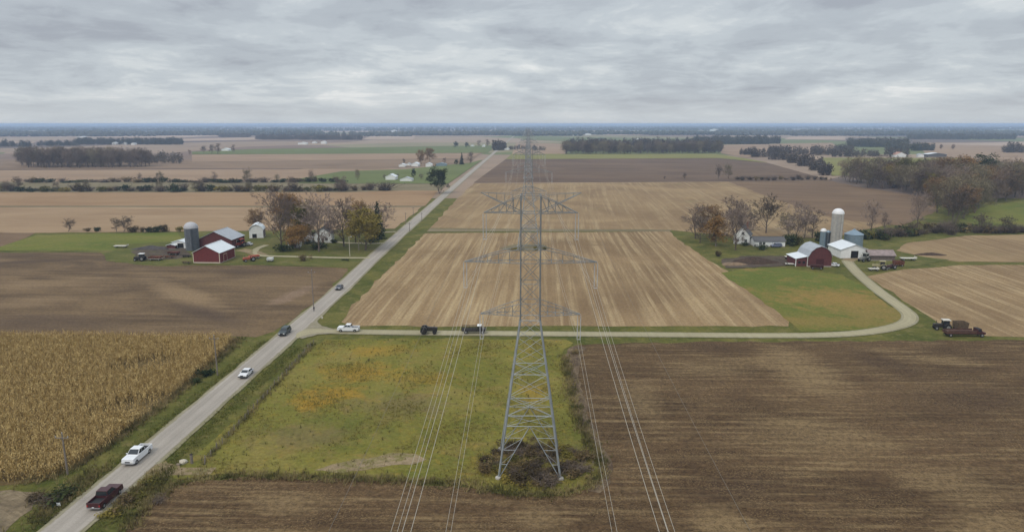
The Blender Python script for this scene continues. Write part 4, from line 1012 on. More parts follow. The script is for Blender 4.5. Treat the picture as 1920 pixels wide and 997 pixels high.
def gable(name, label, cat, loc, rz, w, l, hw_, hr_, wm_, rm_, gambrel=False, trim=None, group=None):
    t = thing(name, label, cat, loc, rz, group)
    wall_box(t, w, l, hw_, hr_, wm_, 'wall', gambrel); roof_part(t, w, l, hw_, hr_, rm_, 0.4, gambrel)
    fb = MB(); fb.box(-w/2-.06, w/2+.06, -.06, l+.06, -.3, .3); fb.build('foundation', m_conc, t)
    if trim:
        mb = MB()
        for sx in (-1, 1):
            for yy in (0, l): mb.box(sx*w/2-.12, sx*w/2+.12, yy-.09, yy+.09, .3, hw_-.12)
        mb.build('corner_trim', trim, t)
    return t

# left farmstead
p = at(388, 494); t = gable('red_barn', 'bright red gabled barn with pale metal roof in front of the concrete silo', 'barn', p, R(-2), 11.0, 13.5, 4.5, 7.3, m_red, m_roofw, trim=m_trim)
mb = MB(); mb.box(-5.5, 5.5, -.12, -.065, .3, .62); mb.build('base_board', m_trim, t)
opening(t, 3.5, 6.3, .3, 3.2, 'door', m_red, side=5.5, frame=m_trim)
p = at(404, 468); t = gable('dark_red_barn', 'older dark red barn with grey metal roof behind the bright red barn', 'barn', p, R(-2), 15.5, 13, 4.6, 8.2, m_redd, m_roofg, trim=m_redd)
opening(t, 5, 8, .3, 3.4, 'door', m_black, side=7.75, frame=m_white)
p = at(336, 466); t = gable('open_shed', 'small white shed with a dark open front left of the concrete silo', 'shed', p, R(-3), 6.4, 6, 2.9, 3.7, m_white, m_roofw)
opening(t, -.6, 2.3, .3, 2.5, 'door')
p = at(321, 467); t = gable('lean_to', 'low lean-to with pale roof and red wall beside the white open shed', 'shed', p, R(-3), 4.0, 5, 1.7, 2.2, m_redd, m_roofw)
p = at(481, 447); t = gable('round_roofed_barn', 'white gambrel barn with dark doorway and dark side behind the farm drive', 'barn', p, R(14), 6.6, 8.5, 4.2, 6.9, m_white, m_roofw, True)
opening(t, -1.9, .2, .3, 2.3, 'door')
mb = MB(); mb.box(3.31, 3.36, 0.3, 8.2, .35, 3.8); mb.build('side_cladding', m_oldwood, t)  # thin dark sheet over the right side wall of the white barn
p = at(606, 456); t = gable('white_farmhouse', 'white gabled farmhouse half hidden by trees of the left farm', 'house', p, R(8), 8, 9, 4.6, 7.4, m_white, m_shingle)
opening(t, -2.6, -1.4, 1.2, 2.7, 'window', m_glassd); opening(t, 1.0, 2.2, 1.2, 2.7, 'window', m_glassd); opening(t, -.7, .5, .3, 2.4, 'door', m_oldwood)
mb = MB(); mb.box(.8, 1.6, 5, 5.8, 6.2, 8.6); mb.build('chimney', m_brick, t)
p = at(578, 456); t = gable('garden_shed', 'tiny white shed left of the white farmhouse', 'shed', p, R(8), 3.6, 4, 2.4, 3.4, m_white, m_roofw)
opening(t, -.5, .5, .3, 2.1, 'door', m_oldwood)
p = at(551, 465); t = gable('low_garage', 'low pale garage under the orange trees', 'garage', p, R(5), 5, 5, 2.3, 3.2, m_white, m_roofw); opening(t, -1.4, 1.2, .3, 2.0, 'door', m_oldwood)

def silo(label, p, r, h, wall, dome, hoops=True, cone=False, chute=True):
    t = thing('grain_bin' if cone else 'silo', label, 'grain bin' if cone else 'silo', p)
    mb = MB(); mb.lathe([(r, -.2), (r, h)], n=32); w_ = mb.build('wall', wall, t)
    hb = MB(); z = 0.6
    while z < h-.3 and hoops: hb.lathe([(r+.005, z), (r+.045, z+.02), (r+.045, z+.09), (r+.005, z+.11)], n=32, close=False); z += (.75 if not cone else 1.0)
    hb.build('hoop', wall, w_)
    mb = MB()
    if cone: mb.lathe([(r+.18, h-.05), (r+.18, h+.03), (.5, h+r*.5), (.5, h+r*.5+.35), (.05, h+r*.5+.5)], n=32)
    else: mb.lathe([(r+.12, h-.25), (r+.12, h)]+[(r*1.02*math.cos(a), h+r*.85*math.sin(a)) for a in [R(q) for q in (8, 20, 35, 50, 65, 80, 89)]], n=32)
    mb.build('roof', dome, t)
    if chute:
        mb = MB(); mb.tube((.35*r, -r-.25, .2), (.35*r, -r-.25, h*.98), .42, n=10); mb.build('chute', wall, t)
    lb = MB(); lx = -.45*r; ly = -math.sqrt(r*r-lx*lx)-.18
    for dx in (-.22, .22): lb.tube((lx+dx, ly, .5), (lx+dx, ly, h), .03, n=4)
    z = .8
    while z < h: lb.tube((lx-.22, ly, z), (lx+.22, ly, z), .02, n=4); z += .4
    lb.build('ladder', m_steel, t); return t
silo('grey concrete stave silo with silver dome beside the left red barns', at(362, 468.5), 2.95, 10.3, m_stave, mat('dull_dome', (0.42, 0.42, 0.44), 0.6, var=.12))
silo('tall pale silo with white dome, tallest of the right farm', at(1565.5, 464), 2.55, 16.0, m_stavew, m_dome)
silo('short silver silo with white cap left of the tall pale silo', at(1541.5, 463), 1.35, 7.6, m_galv, m_dome, chute=False)
silo('short dark silo squeezed between silver silo and tall silo', at(1550.5, 463.5), 0.95, 7.2, mat('dark_steel', (0.05, 0.06, 0.075), .5, .2, var=.1), m_galv, chute=False)
silo('blue-grey corrugated grain bin with conical roof behind the white shed', at(1599, 462), 4.05, 5.9, m_galv, m_galv, cone=True, chute=False)

# right farmstead
p = at(1536.5, 500); t = gable('gambrel_barn', 'dark red barn with round-shouldered gambrel front and grey roof', 'barn', p, R(0), 9.2, 11, 4.2, 8.2, m_redd, m_roofg, True)
mb = MB(); mb.box(-1.5, 1.5, -.1, -.02, .3, 3.2); mb.build('door', mat('dark_red_boards', (0.06, 0.016, 0.018), .85), t)
wing = MB(); wing.prism([(-4.59, 0), (-9.3, 0), (-9.3, 3.1), (-4.59, 4.0)], 'y', .6, 10.2); wg = wing.build('side_wing', m_redd, t)
mb = MB(); mb.prism([(-4.4, 4.13), (-9.7, 3.07), (-9.7, 3.21), (-4.4, 4.27)], 'y', .2, 10.6); mb.build('wing_roof', m_roofw, wg)
mb = MB(); mb.box(-9.42, -9.18, .5, .72, 0, 3.1); mb.box(-4.85, -4.62, .48, .58, 0, 3.9); mb.build('corner_trim', m_white, wg)
mb = MB(); mb.box(-8.4, -7.4, .5, .59, 1.2, 2.1); mb.box(-6.6, -5.6, .5, .59, 1.2, 2.1); mb.build('window', m_glassd, wg)
p = at(1601.5, 485); t = gable('machine_shed', 'white metal machine shed with wide dark doorway under the grain bin', 'shed', p, R(0), 11.6, 12.5, 3.9, 6.0, m_white, m_roofw)
opening(t, -1.6, 1.5, .3, 3.4, 'door')
p = at(1671, 486.5); t = gable('low_shed', 'long low brown shed with rusty pink tin roof right of the white machine shed', 'shed', p, R(88), 6, 10.2, 2.3, 4.0, m_oldwood, m_roofb)
p = at(1390, 458); t = gable('gabled_house', 'white steep-gabled farmhouse with dark roof and brick chimney', 'house', p, R(-24), 7.2, 8.5, 4.4, 8.4, m_white, m_shingle)
opening(t, -.2, .9, 4.6, 5.8, 'window', m_glassd); opening(t, -2.4, -1.3, 1.1, 2.5, 'window', m_glassd); opening(t, 1.3, 2.4, 1.1, 2.5, 'window', m_glassd)
opening(t, 3, 4.2, 1.1, 2.5, 'window', m_glassd, side=3.6)
mb = MB(); mb.box(1.1, 1.9, 7, 7.7, 6.5, 10.2); mb.build('chimney', m_brick, t)
p = at(1467, 460.5); t = gable('ranch_house', 'long low white ranch house with grey roof right of the steep-gabled house', 'house', p, R(90), 6.5, 14.2, 2.7, 4.2, m_white, m_shingle)
for k, (a, b) in enumerate(((9.2, 10.4), (10.8, 12.0))): opening(t, a, b, .9, 2.2, 'window', m_glassd, side=-3.25)
opening(t, 3.5, 5.8, .3, 2.2, 'door', m_white, side=-3.25, frame=m_roofg)

# smaller far buildings: (px centre, base y, width, depth, wall, roof, wall material, roof material, kind, label)
FB = [
 (732, 338, 10, 11, 3.5, 6.0, m_white, m_roofw, 'farmhouse', 'house', 'white house with pale roof in the middle distance left of the road'),
 (761, 340.5, 12, 8, 2.4, 4.4, m_white, m_roofg, 'low_house', 'house', 'low white house with grey roof beside the middle distance white house'),
 (753.5, 313.5, 8, 10, 3, 4.6, m_white, m_roofw, 'small_barn', 'barn', 'leftmost white shed of the far roadside farm'),
 (777.5, 312.5, 9, 12, 3.6, 5.6, m_white, m_roofw, 'white_barn', 'barn', 'larger white barn of the far roadside farm'),
 (765, 311, 6, 8, 2.5, 3.6, m_white, m_roofg, 'small_barn', 'barn', 'tiny pale shed between the two white barns of the far roadside farm'),
 (804, 313, 8.5, 10, 3.6, 5.4, m_white, m_roofw, 'far_house', 'house', 'white house right of the brown trees of the far roadside farm'),
 (827, 312, 14, 9, 3, 4.6, m_galv, m_galv, 'long_shed', 'shed', 'long grey-green shed at the right of the far roadside farm'),
 (906.5, 276, 7, 9, 4, 6.5, m_white, m_roofw, 'far_house', 'house', 'tiny white house among the far clump by the road end'),
 (886, 275, 9, 9, 3, 5, m_white, m_roofg, 'far_house', 'house', 'tiny grey house left of the white one by the road end'),
 (950, 281.5, 10, 9, 3, 4.5, m_white, m_roofw, 'far_house', 'house', 'low white house right of the road end behind the wires'),
 (422, 283.5, 15, 12, 4, 6, m_white, m_roofw, 'white_barn', 'barn', 'far white barn between dark trees right of the left wood'),
 (213.5, 271.5, 11, 12, 5, 7, m_white, m_roofw, 'far_barn', 'barn', 'leftmost of the three tiny white barns beyond the left wood'),
 (233, 271.5, 13, 12, 5, 7, m_white, m_roofw, 'far_barn', 'barn', 'middle one of the three tiny white barns beyond the left wood'),
 (249, 272, 10, 12, 4, 6, m_white, m_roofg, 'far_barn', 'barn', 'rightmost of the three tiny white barns beyond the left wood'),
 (567, 271.5, 24, 14, 5, 7, m_white, m_roofw, 'far_barn', 'barn', 'long white barn far off in the brown field left of the road'),
 (606, 270, 14, 12, 6, 8, m_white, m_roofw, 'far_barn', 'barn', 'bright white barn just right of the long far one'),
 (589, 269, 12, 12, 4, 6, m_white, m_roofg, 'far_barn', 'barn', 'dull small barn between the two far white ones'),
 (1689, 295, 19, 14, 4.5, 8.5, m_white, m_pinkroof, 'far_house', 'house', 'far house with pink roof and white wall beyond the yellow lot'),
 (1757, 295, 33, 16, 5.0, 7.2, m_shingle, m_roofw, 'long_barn', 'barn', 'long dark walled barn with white roof beyond the right wood'),
 (1727, 295, 9, 9, 4, 6, m_white, m_roofg, 'far_house', 'house', 'small pale house between pink roofed house and long barn'),
 (1198, 264, 30, 20, 5, 8, m_white, m_roofw, 'far_barn', 'barn', 'pale barn showing above the centre wood'),
 (1079, 255, 26, 20, 7, 10, m_white, m_roofw, 'far_barn', 'barn', 'left white barn on the horizon right of the pylon'),
 (1103, 254, 30, 20, 7, 10, m_white, m_roofw, 'far_barn', 'barn', 'right white barn on the horizon right of the pylon'),
 (738, 248, 34, 24, 10, 16, m_white, m_roofw, 'far_barn', 'barn', 'white building standing out of the horizon woods left of the road'),
 (1193, 243.5, 150, 60, 12, 16, m_white, m_roofw, 'factory_hall', 'factory', 'wide pale hall on the horizon right of the pylon'),
 (1340, 246, 60, 40, 12, 18, m_white, m_roofw, 'far_barn', 'barn', 'tiny white building on the horizon above the centre wood'),
 (152, 258.5, 34, 20, 4, 6, m_white, m_roofw, 'factory_hall', 'factory', 'pale hall on the left horizon'),
 (1895, 243, 60, 40, 12, 18, m_white, m_roofw, 'far_barn', 'barn', 'tiny white building at the right end of the horizon'),
]
for (x, y, w_, l_, h1, h2, wm_, rm_, nm, ct, lb) in FB:
    gable(nm, lb, ct, at(x, y), R(prnd.uniform(-6, 6)), w_, l_, h1, h2, wm_, rm_)

# ------------------------------------------------------------------ vehicles and machines
m_tyre = mat('tyre_rubber', (0.02, 0.02, 0.02), 0.9)
m_rim = mat('wheel_rim', (0.35, 0.35, 0.36), 0.4, 0.6)
m_glass = mat('car_glass', (0.025, 0.03, 0.035), 0.08, 0.0, 0.7)
m_plastic = mat('black_plastic', (0.025, 0.025, 0.027), 0.6)
m_lampw = mat('headlamp_lens', (0.75, 0.75, 0.72), 0.2)
m_lampr = mat('tail_lamp_lens', (0.35, 0.02, 0.02), 0.25)
m_plate = mat('licence_plate', (0.65, 0.65, 0.65), 0.5)
m_rusty = mat('rusted_iron', (0.14, 0.055, 0.035), 0.85, 0.1, var=0.3, vscale=2)
m_darkiron = mat('dark_iron', (0.035, 0.030, 0.028), 0.8, 0.2, var=0.25, vscale=2)
m_browniron = mat('brown_iron', (0.12, 0.085, 0.055), 0.85, var=0.25, vscale=2)
def paint(n, c): return mat(n, c, 0.42, 0.0, 0.55, var=0.05, vscale=1.5)
def wheel(t, x, y, r, wd=0.24, rm=None, name='wheel'):
    s = 1 if x > 0 else -1
    mb = MB(); mb.tube((x-wd/2, y, r), (x+wd/2, y, r), r, n=18); w_ = mb.build(name, m_tyre, t, 0.03)
    rb = MB(); rb.tube((x+s*(wd/2-.02), y, r), (x+s*(wd/2+.015), y, r), r*.6, r*.5, n=14); rb.build('rim', rm or m_rim, w_)
def car(name, label, cat, loc, rz, kind, pm):
    t = thing(name, label, cat, loc, rz)
    if kind == 'pickup': L_, W_, zb, A, B, C, D = 5.8, 2.06, 1.30, (-.85, 1.30), (-.72, 2.02), (.50, 2.05), (1.38, 1.32)
    elif kind == 'suv': L_, W_, zb, A, B, C, D = 5.0, 1.98, 1.12, (-2.4, 1.12), (-2.15, 1.80), (.45, 1.83), (1.2, 1.14)
    else: L_, W_, zb, A, B, C, D = 4.6, 1.82, .93, (-1.95, .95), (-1.15, 1.42), (.15, 1.46), (1.0, .97)
    h = L_/2; wb = h-.95; wr = .38 if kind != 'sedan' else .33; q = wr+.1; W2 = W_/2
    low = [(-h, .5), (-wb-q, .42), (-wb-q*.7, wr+q*.72), (-wb, wr+q), (-wb+q*.7, wr+q*.72), (-wb+q, .36), (wb-q, .36), (wb-q*.7, wr+q*.72), (wb, wr+q), (wb+q*.7, wr+q*.72), (wb+q, .42), (h, .5), (h+.03, .72)]
    mb = MB()
    if kind == 'pickup':
        mb.prism(low+[(h, .92), (-h, .92)], 'x', -W2, W2)
        mb.prism([(-.85, .915), (h-.02, .915), (h-.04, 1.22), (h-.25, 1.29), (D[0], zb+.03), (-.85, zb)], 'x', -W2*.985, W2*.985)
        for s in (-1, 1): mb.box(s*W2-.12 if s > 0 else -W2, W2 if s > 0 else -W2+.12, -h, -.85, .915, zb+.03)
    else:
        mb.prism(low+[(h-.05, zb-.12), (D[0], zb+.03), (A[0], zb+.02), (-h+.02, zb-.04)], 'x', -W2, W2)
    z0, z1 = A[1], C[1]
    tp = lambda u, v: 1.0-0.17*max(0, (v-z0)/(z1-z0))
    mb.prism([(A[0], A[1]-.04), A, B, C, D, (D[0], D[1]-.04)], 'x', -W2*.94, W2*.94, tp)
    mb.build('body', pm, t, 0.045)
    def hwz(z): return W2*.94*tp(0, z)
    def glass(nm, pts): g = MB(); g.poly(pts); o = g.build(nm, m_glass, t); sm = o.modifiers.new('thickness', 'SOLIDIFY'); sm.thickness = .02; sm.offset = 0; return o
    def lerp(a, b, f): return (a[0]+(b[0]-a[0])*f, a[1]+(b[1]-a[1])*f)
    def across(P_, Q_, off):
        a = lerp(P_, Q_, .1); b = lerp(P_, Q_, .9); return [(-hwz(a[1])*.9, a[0]+off[0], a[1]+off[1]), (hwz(a[1])*.9, a[0]+off[0], a[1]+off[1]), (hwz(b[1])*.9, b[0]+off[0], b[1]+off[1]), (-hwz(b[1])*.9, b[0]+off[0], b[1]+off[1])]
    glass('windscreen', across(D, C, (.012, .012))); glass('rear_window', across(A, B, (-.014, .006)))
    n_w = 2 if kind != 'suv' else 3
    for s in (-1, 1):
        for k in range(n_w):
            f0 = k/n_w; f1 = (k+1)/n_w
            bt = [lerp(A, D, f0*.94+.05), lerp(A, D, f1*.94+.01)]; tpq = [lerp(B, C, f0*.92+.05), lerp(B, C, f1*.92+.01)]
            ring_ = [lerp(bt[0], tpq[0], .12), lerp(bt[1], tpq[1], .12), lerp(bt[1], tpq[1], .86), lerp(bt[0], tpq[0], .86)]
            glass('side_window', [(s*(hwz(z)+.008), y, z) for (y, z) in ring_])
    for s in (-1, 1):
        for yy in (-wb, wb): wheel(t, s*(W2-.13), yy, wr)
        b = MB(); b.box(s*W2*.62-.2, s*W2*.62+.2, h-.06, h+.045, .72, .9); b.build('headlight', m_lampw, t)
        b = MB(); b.box(s*W2*.88-.1, s*W2*.88+.1, -h-.03, -h+.05, .72, 1.0 if kind != 'sedan' else .85); b.build('tail_light', m_lampr, t)
        b = MB(); b.box(s*(W2+.1)-.1, s*(W2+.1)+.1, D[0]-.35, D[0]-.25, zb+.05, zb+.22); b.build('mirror', pm, t)
    b = MB(); b.box(-W2*.97, W2*.97, h-.02, h+.1, .42, .62); b.build('front_bumper', m_rim if kind == 'pickup' else m_plastic, t, .02)
    b = MB(); b.box(-W2*.97, W2*.97, -h-.1, -h+.02, .42, .6); b.build('rear_bumper', m_rim if kind == 'pickup' else m_plastic, t, .02)
    b = MB(); b.box(-W2*.4, W2*.4, h-.04, h+.04, .68, .88); b.build('grille', m_plastic, t)
    b = MB(); b.box(-.16, .16, -h-.125, -h-.08, .62, .74); b.build('licence_plate', m_plate, t)
    if kind == 'pickup':
        b = MB(); b.box(-W2+.12, W2-.12, -h+.07, -.86, .925, .96); b.build('bed_liner', m_plastic, t)
        b = MB(); b.box(-W2+.02, W2-.02, -h-.02, -h+.07, .64, zb+.02); b.build('tailgate', pm, t, .015)
    return t
RA = math.atan2((at(458, 700)-at(115, 997)).x, (at(458, 700)-at(115, 997)).y)   # road heading
car('pickup_truck', 'dark maroon pickup with black bed driving away in the near lane', 'pickup', at(190, 949)+Vector((0, 1.2, .24)), -RA, 'pickup', paint('maroon_paint', (0.05, 0.009, 0.012)))
car('pickup_truck', 'white pickup coming towards the camera on the near stretch of road', 'pickup', at(245, 873)+Vector((0, 2.2, .24)), math.pi-RA, 'pickup', paint('white_paint', (0.70, 0.71, 0.73)))
car('sedan', 'smaller white car with dark windscreen coming along the road beside the corn', 'car', at(454, 711)+Vector((.2, 1.8, .24)), math.pi-RA, 'sedan', paint('white_paint_b', (0.66, 0.67, 0.69)))
car('hatchback', 'dark car with pale reflecting windscreen at the junction', 'car', at(530, 631)+Vector((0, 1.8, .24)), math.pi-RA, 'suv', paint('dark_green_paint', (0.035, 0.05, 0.055)))
car('grey_sedan', 'small dark grey car farthest up the county road', 'car', at(634, 545)+Vector((0, 1.5, .24)), math.pi-RA, 'sedan', paint('grey_paint', (0.12, 0.125, 0.15)))
car('pickup_truck', 'white pickup parked side-on at the start of the gravel lane', 'pickup', at(652, 624)+Vector((0, 1.0, .24)), R(90), 'pickup', paint('white_paint', (0.70, 0.71, 0.73)))
car('sedan', 'white car parked beside the gambrel barn front', 'car', at(1563, 500)+Vector((0, .5, .1)), R(60), 'sedan', paint('white_paint_b', (0.66, 0.67, 0.69)))
car('hatchback', 'blue-grey car parked in front of the ranch house', 'car', at(1456, 464)+Vector((0, .5, .1)), R(100), 'suv', paint('blue_paint', (0.14, 0.16, 0.24)))
car('sedan', 'white car parked beyond the red tractor by the dark red barn', 'car', at(464, 461)+Vector((0, .5, .2)), R(80), 'sedan', paint('white_paint_b', (0.66, 0.67, 0.69)))

def tractor(label, loc, rz, pm, cabm, sc=1.0, cab=True, rm=None):
    t = thing('tractor', label, 'tractor', loc, rz); t.scale = (sc, sc, sc)
    b = MB(); b.prism([(-.3, .75), (2.3, .8), (2.35, 1.5), (2.1, 1.62), (-.3, 1.75)], 'x', -.42, .42); b.build('hood', pm, t, .05)
    b = MB(); b.box(-.3, .3, -1.6, 2.2, .62, .95); b.box(-1.0, 1.0, -1.3, -1.1, .8, .95); b.box(-.85, .85, 1.6, 1.75, .45, .6); b.build('chassis', m_darkiron, t)
    for s in (-1, 1):
        wheel(t, s*1.02, -1.1, .88, .5, rm, 'rear_wheel'); wheel(t, s*.9, 1.65, .52, .32, rm, 'front_wheel')
        b = MB(); b.prism([(-2.0, 1.45), (-1.6, 1.85), (-.7, 1.9), (-.3, 1.5), (-.4, 1.42), (-.8, 1.78), (-1.55, 1.74), (-1.92, 1.38)], 'x', s*.62, s*1.2); b.build('fender', pm, t)
    b = MB(); b.tube((.28, 1.5, 1.6), (.28, 1.5, 2.5), .06, n=8); b.build('exhaust', m_darkiron, t)
    if cab:
        b = MB()
        for (x, y) in ((-.7, -1.5), (.7, -1.5), (-.7, .05), (.7, .05)): b.tube((x, y, 1.2), (x*.93, y*.95, 2.75), .06, n=5)
        b.box(-.75, .75, -1.55, .1, 1.2, 1.62); c = b.build('cab', pm, t)
        g = MB(); g.box(-.66, .66, -1.45, -.0, 1.62, 2.72); g.build('glass', m_glass, c)
        b = MB(); b.box(-.88, .88, -1.75, .3, 2.72, 2.95); b.build('roof', cabm, c, .05)
    else:
        b = MB(); b.box(-.3, .3, -1.2, -.6, 1.3, 1.5); b.box(-.3, .3, -1.25, -1.12, 1.5, 2.0); b.build('seat', m_plastic, t)
        b = MB(); b.tube((0, -.25, 1.6), (0, -.45, 1.95), .04, n=5); b.tube((0, -.45, 1.95), (0, -.47, 1.98), .25, n=12); b.build('steering_wheel', m_plastic, t)
    return t
def wagon(name, label, cat, loc, rz, w_, l_, hb, hs, bedm, sidem, flat=False):
    t = thing(name, label, cat, loc, rz)
    b = MB(); b.box(-w_/2, w_/2, -l_/2, l_/2, hb-.14, hb); b.box(-.3, -.15, -l_/2+.1, l_/2-.1, hb-.35, hb-.145); b.box(.15, .3, -l_/2+.1, l_/2-.1, hb-.35, hb-.145); b.build('bed', bedm, t)
    for s in (-1, 1):
        for yy in (-l_*.33, l_*.33): wheel(t, s*(w_/2-.2), yy, min(.42, hb-.2), .22)
    b = MB(); b.tube((0, l_/2, hb-.3), (0, l_/2+1.3, .4), .06, n=6); b.build('tongue', m_darkiron, t)
    if not flat:
        b = MB(); x = w_/2
        b.prism([(-x, hb), (-x+.1, hb), (-x-.15, hb+hs), (-x-.25, hb+hs)], 'y', -l_/2, l_/2); b.prism([(x, hb), (x-.1, hb), (x+.15, hb+hs), (x+.25, hb+hs)], 'y', -l_/2, l_/2)
        for yy in (-l_/2, l_/2-.08): b.prism([(-x, hb), (x, hb), (x+.2, hb+hs), (-x-.2, hb+hs)], 'y', yy, yy+.08)
        b.build('side_boards', sidem, t)
    else:
        b = MB(); b.box(-w_/2, w_/2, -l_/2, -l_/2+.08, hb, hb+hs); b.build('headboard', sidem, t)
    return t
def implement(name, label, loc, rz, w_, l_, m, n=9):
    t = thing(name, label, 'farm implement', loc, rz)
    b = MB(); b.box(-w_/2, w_/2, -.08, .08, .7, .86); b.box(-w_/2, w_/2, l_*.35-.08, l_*.35+.08, .7, .86)
    for s in (-.8, 0, .8): b.box(s*w_/2*.9-.06, s*w_/2*.9+.06, -.05, l_*.35+.05, .72, .84)
    b.tube((-.5, l_*.35, .78), (0, l_*.9, .5), .07, n=5); b.tube((.5, l_*.35, .78), (0, l_*.9, .5), .07, n=5); b.build('frame', m, t)
    for i in range(n):
        x = -w_/2+.15+(w_-.3)*i/(n-1)
        d_ = MB(); d_.tube((x-.03, 0, .42), (x+.03, 0.06, .42), .42, n=14); d_.box(x-.03, x+.03, -.03, .03, .42, .72); d_.build('disc', m, t)
    for s in (-1, 1): wheel(t, s*w_*.3, l_*.25, .36, .22)
    return t
def farm_truck(label, loc, rz, cabm, bedm, hoodm, L_=6.6, stakes=True, boards=None):
    t = thing('flatbed_truck', label, 'truck', loc, rz); h = L_/2
    b = MB(); b.box(-.4, -.25, -h, h-.3, .55, .8); b.box(.25, .4, -h, h-.3, .55, .8); b.build('chassis', m_darkiron, t)
    b = MB(); b.prism([(h-2.3, .75), (h, .7), (h, 1.25), (h-.9, 1.45), (h-1.25, 2.15), (h-2.3, 2.15)], 'x', -.95, .95); c = b.build('cab', hoodm, t, .06)
    b = MB(); b.box(-.97, .97, h-2.35, h-1.2, 2.15, 2.28); b.build('roof', cabm, c, .04)
    g = MB()
    for s in (-1, 1): g.poly([(s*.965, h-2.1, 1.5), (s*.965, h-1.1, 1.5), (s*.965, h-1.35, 2.05), (s*.965, h-2.1, 2.05)])
    g.poly([(-.85, h-.91, 1.5), (.85, h-.91, 1.5), (.8, h-1.21, 2.08), (-.8, h-1.21, 2.08)]); g.build('glass', m_glass, c)
    b = MB(); b.box(-1.1, 1.1, -h, h-2.45, .95, 1.1); b.build('bed', bedm, t)
    if boards:
        b = MB()
        for s in (-1, 1): b.prism([(-h, 1.1), (h-2.5, 1.1), (h-2.5, 1.85), (-h+.5, 1.75)], 'x', s*1.0, s*1.12)
        b.box(-1.0, 1.0, -h, -h+.1, 1.1, 1.7); b.box(-.98, .98, -h+.4, h-2.6, 1.1, 1.5); b.build('side_boards', boards, t)
    if stakes:
        b = MB()
        for s in (-1, 1):
            for k in range(5): yy = -h+.1+(L_-2.7)*k/4; b.box(s*1.06-.04, s*1.06+.04, yy-.04, yy+.04, 1.1, 1.9)
            b.box(s*1.06-.03, s*1.06+.03, -h+.06, h-2.5, 1.45, 1.58); b.box(s*1.06-.03, s*1.06+.03, -h+.06, h-2.5, 1.78, 1.9)
        b.build('stake_sides', bedm, t)
    for s in (-1, 1):
        for yy in (-h+1.2, h-.9): wheel(t, s*.92, yy, .48, .28)
        b = MB(); b.box(s*.7-.12, s*.7+.12, h-.02, h+.05, .9, 1.1); b.build('headlight', m_lampw, t)
    return t
pk = lambda n, c: mat(n, c, .55, 0, .4, var=.2, vscale=1.5)
m_tred = pk('red_machine_paint', (0.26, 0.045, 0.03)); m_tor = pk('orange_machine_paint', (0.40, 0.10, 0.055)); m_tgr = pk('green_machine_paint', (0.022, 0.03, 0.024)); m_tbk = pk('black_machine_paint', (0.028, 0.024, 0.022)); m_tye = pk('yellow_machine_paint', (0.29, 0.255, 0.13)); m_tgy = pk('grey_machine_paint', (0.20, 0.20, 0.18)); m_cream = pk('cream_paint', (0.55, 0.52, 0.46))
tractor('small black open tractor standing on the gravel lane left of the dark truck', at(803, 627)+Vector((0, .6, .22)), R(-90), m_tbk, m_tbk, 1.05, False, m_darkiron)
farm_truck('dark stake-bed farm truck with white cab roof on the gravel lane by the pylon', at(888, 627)+Vector((0, .8, .22)), R(-90), m_white, m_darkiron, m_tbk, 6.6)
tractor('dark tractor with pale cab roof left of the rusty machines at the right edge', at(1768, 619)+Vector((0, .5, .1)), R(80), m_tbk, m_cream, 1.0)
wagon('grain_wagon', 'brown box wagon between the dark tractor and the rusty truck', 'wagon', at(1806, 622)+Vector((0, 1.5, .1)), R(90), 2.2, 3.0, .8, 1.6, m_browniron, m_browniron)
farm_truck('long rusty red flatbed truck parked at the corner of the ploughed field', at(1810, 632)+Vector((0, .8, .1)), R(-90), m_darkiron, m_rusty, pk('oxide_red', (0.06, 0.018, 0.018)), 10.4, False, mat('orange_rust', (0.085, 0.045, 0.033), .85, 0, var=.35, vscale=.8))
# left farm machines
tractor('black tractor with white cab at the left end of the left farm yard', at(262, 490)+Vector((0, .5, .2)), R(95), m_tbk, m_white, 1.05)
wagon('hay_wagon', 'dark red wagon with pale load boards right of the white-cabbed tractor', 'wagon', at(291, 489)+Vector((0, .5, .2)), R(92), 2.2, 5.0, .9, .7, m_cream, m_rusty)
implement('disc_harrow', 'rusty brown disc harrow behind the dark red wagon', at(318, 484)+Vector((0, .5, .2)), R(170), 5.0, 3.2, m_rusty)
wagon('red_wagon', 'faded red wagon standing behind the disc harrow left of the concrete silo', 'wagon', at(325, 479)+Vector((0, .5, .2)), R(86), 2.0, 4.6, .8, .6, m_darkiron, mat('faded_red_boards', (0.13, 0.05, 0.042), .85, var=.25))
implement('cultivator', 'dark cultivator parked against the left wall of the bright red barn', at(350, 483)+Vector((0, .5, .2)), R(175), 4, 3, m_darkiron)
implement('field_roller', 'dark old implement in the weeds at the near left corner of the bright red barn', at(350, 495)+Vector((0, .5, .2)), R(168), 4, 2.6, m_browniron)
wagon('flat_wagon', 'long pale flat wagon standing alone on the left pasture', 'wagon', at(226, 465)+Vector((0, .5, .2)), R(92), 2.2, 6.0, .9, .5, m_cream, m_cream, True)
tractor('red tractor at the right corner of the dark red barn', at(449, 464)+Vector((0, .5, .2)), R(150), m_tred, m_tred, 1.25)
tractor('orange-red tractor standing on the lawn right of the bright red barn', at(467, 491)+Vector((0, .5, .2)), R(130), m_tor, m_tor, 1.1, False)
wagon('orange_wagon', 'pale pink wagon hitched behind the orange-red tractor', 'wagon', at(476, 486)+Vector((0, .5, .2)), R(-55), 2.0, 4.2, .8, .6, m_cream, m_tor)
wagon('utility_trailer', 'small white utility trailer on the lawn right of the orange-red tractor', 'trailer', at(506, 491)+Vector((0, .5, .2)), R(95), 1.8, 2.4, .7, .8, m_white, m_white)
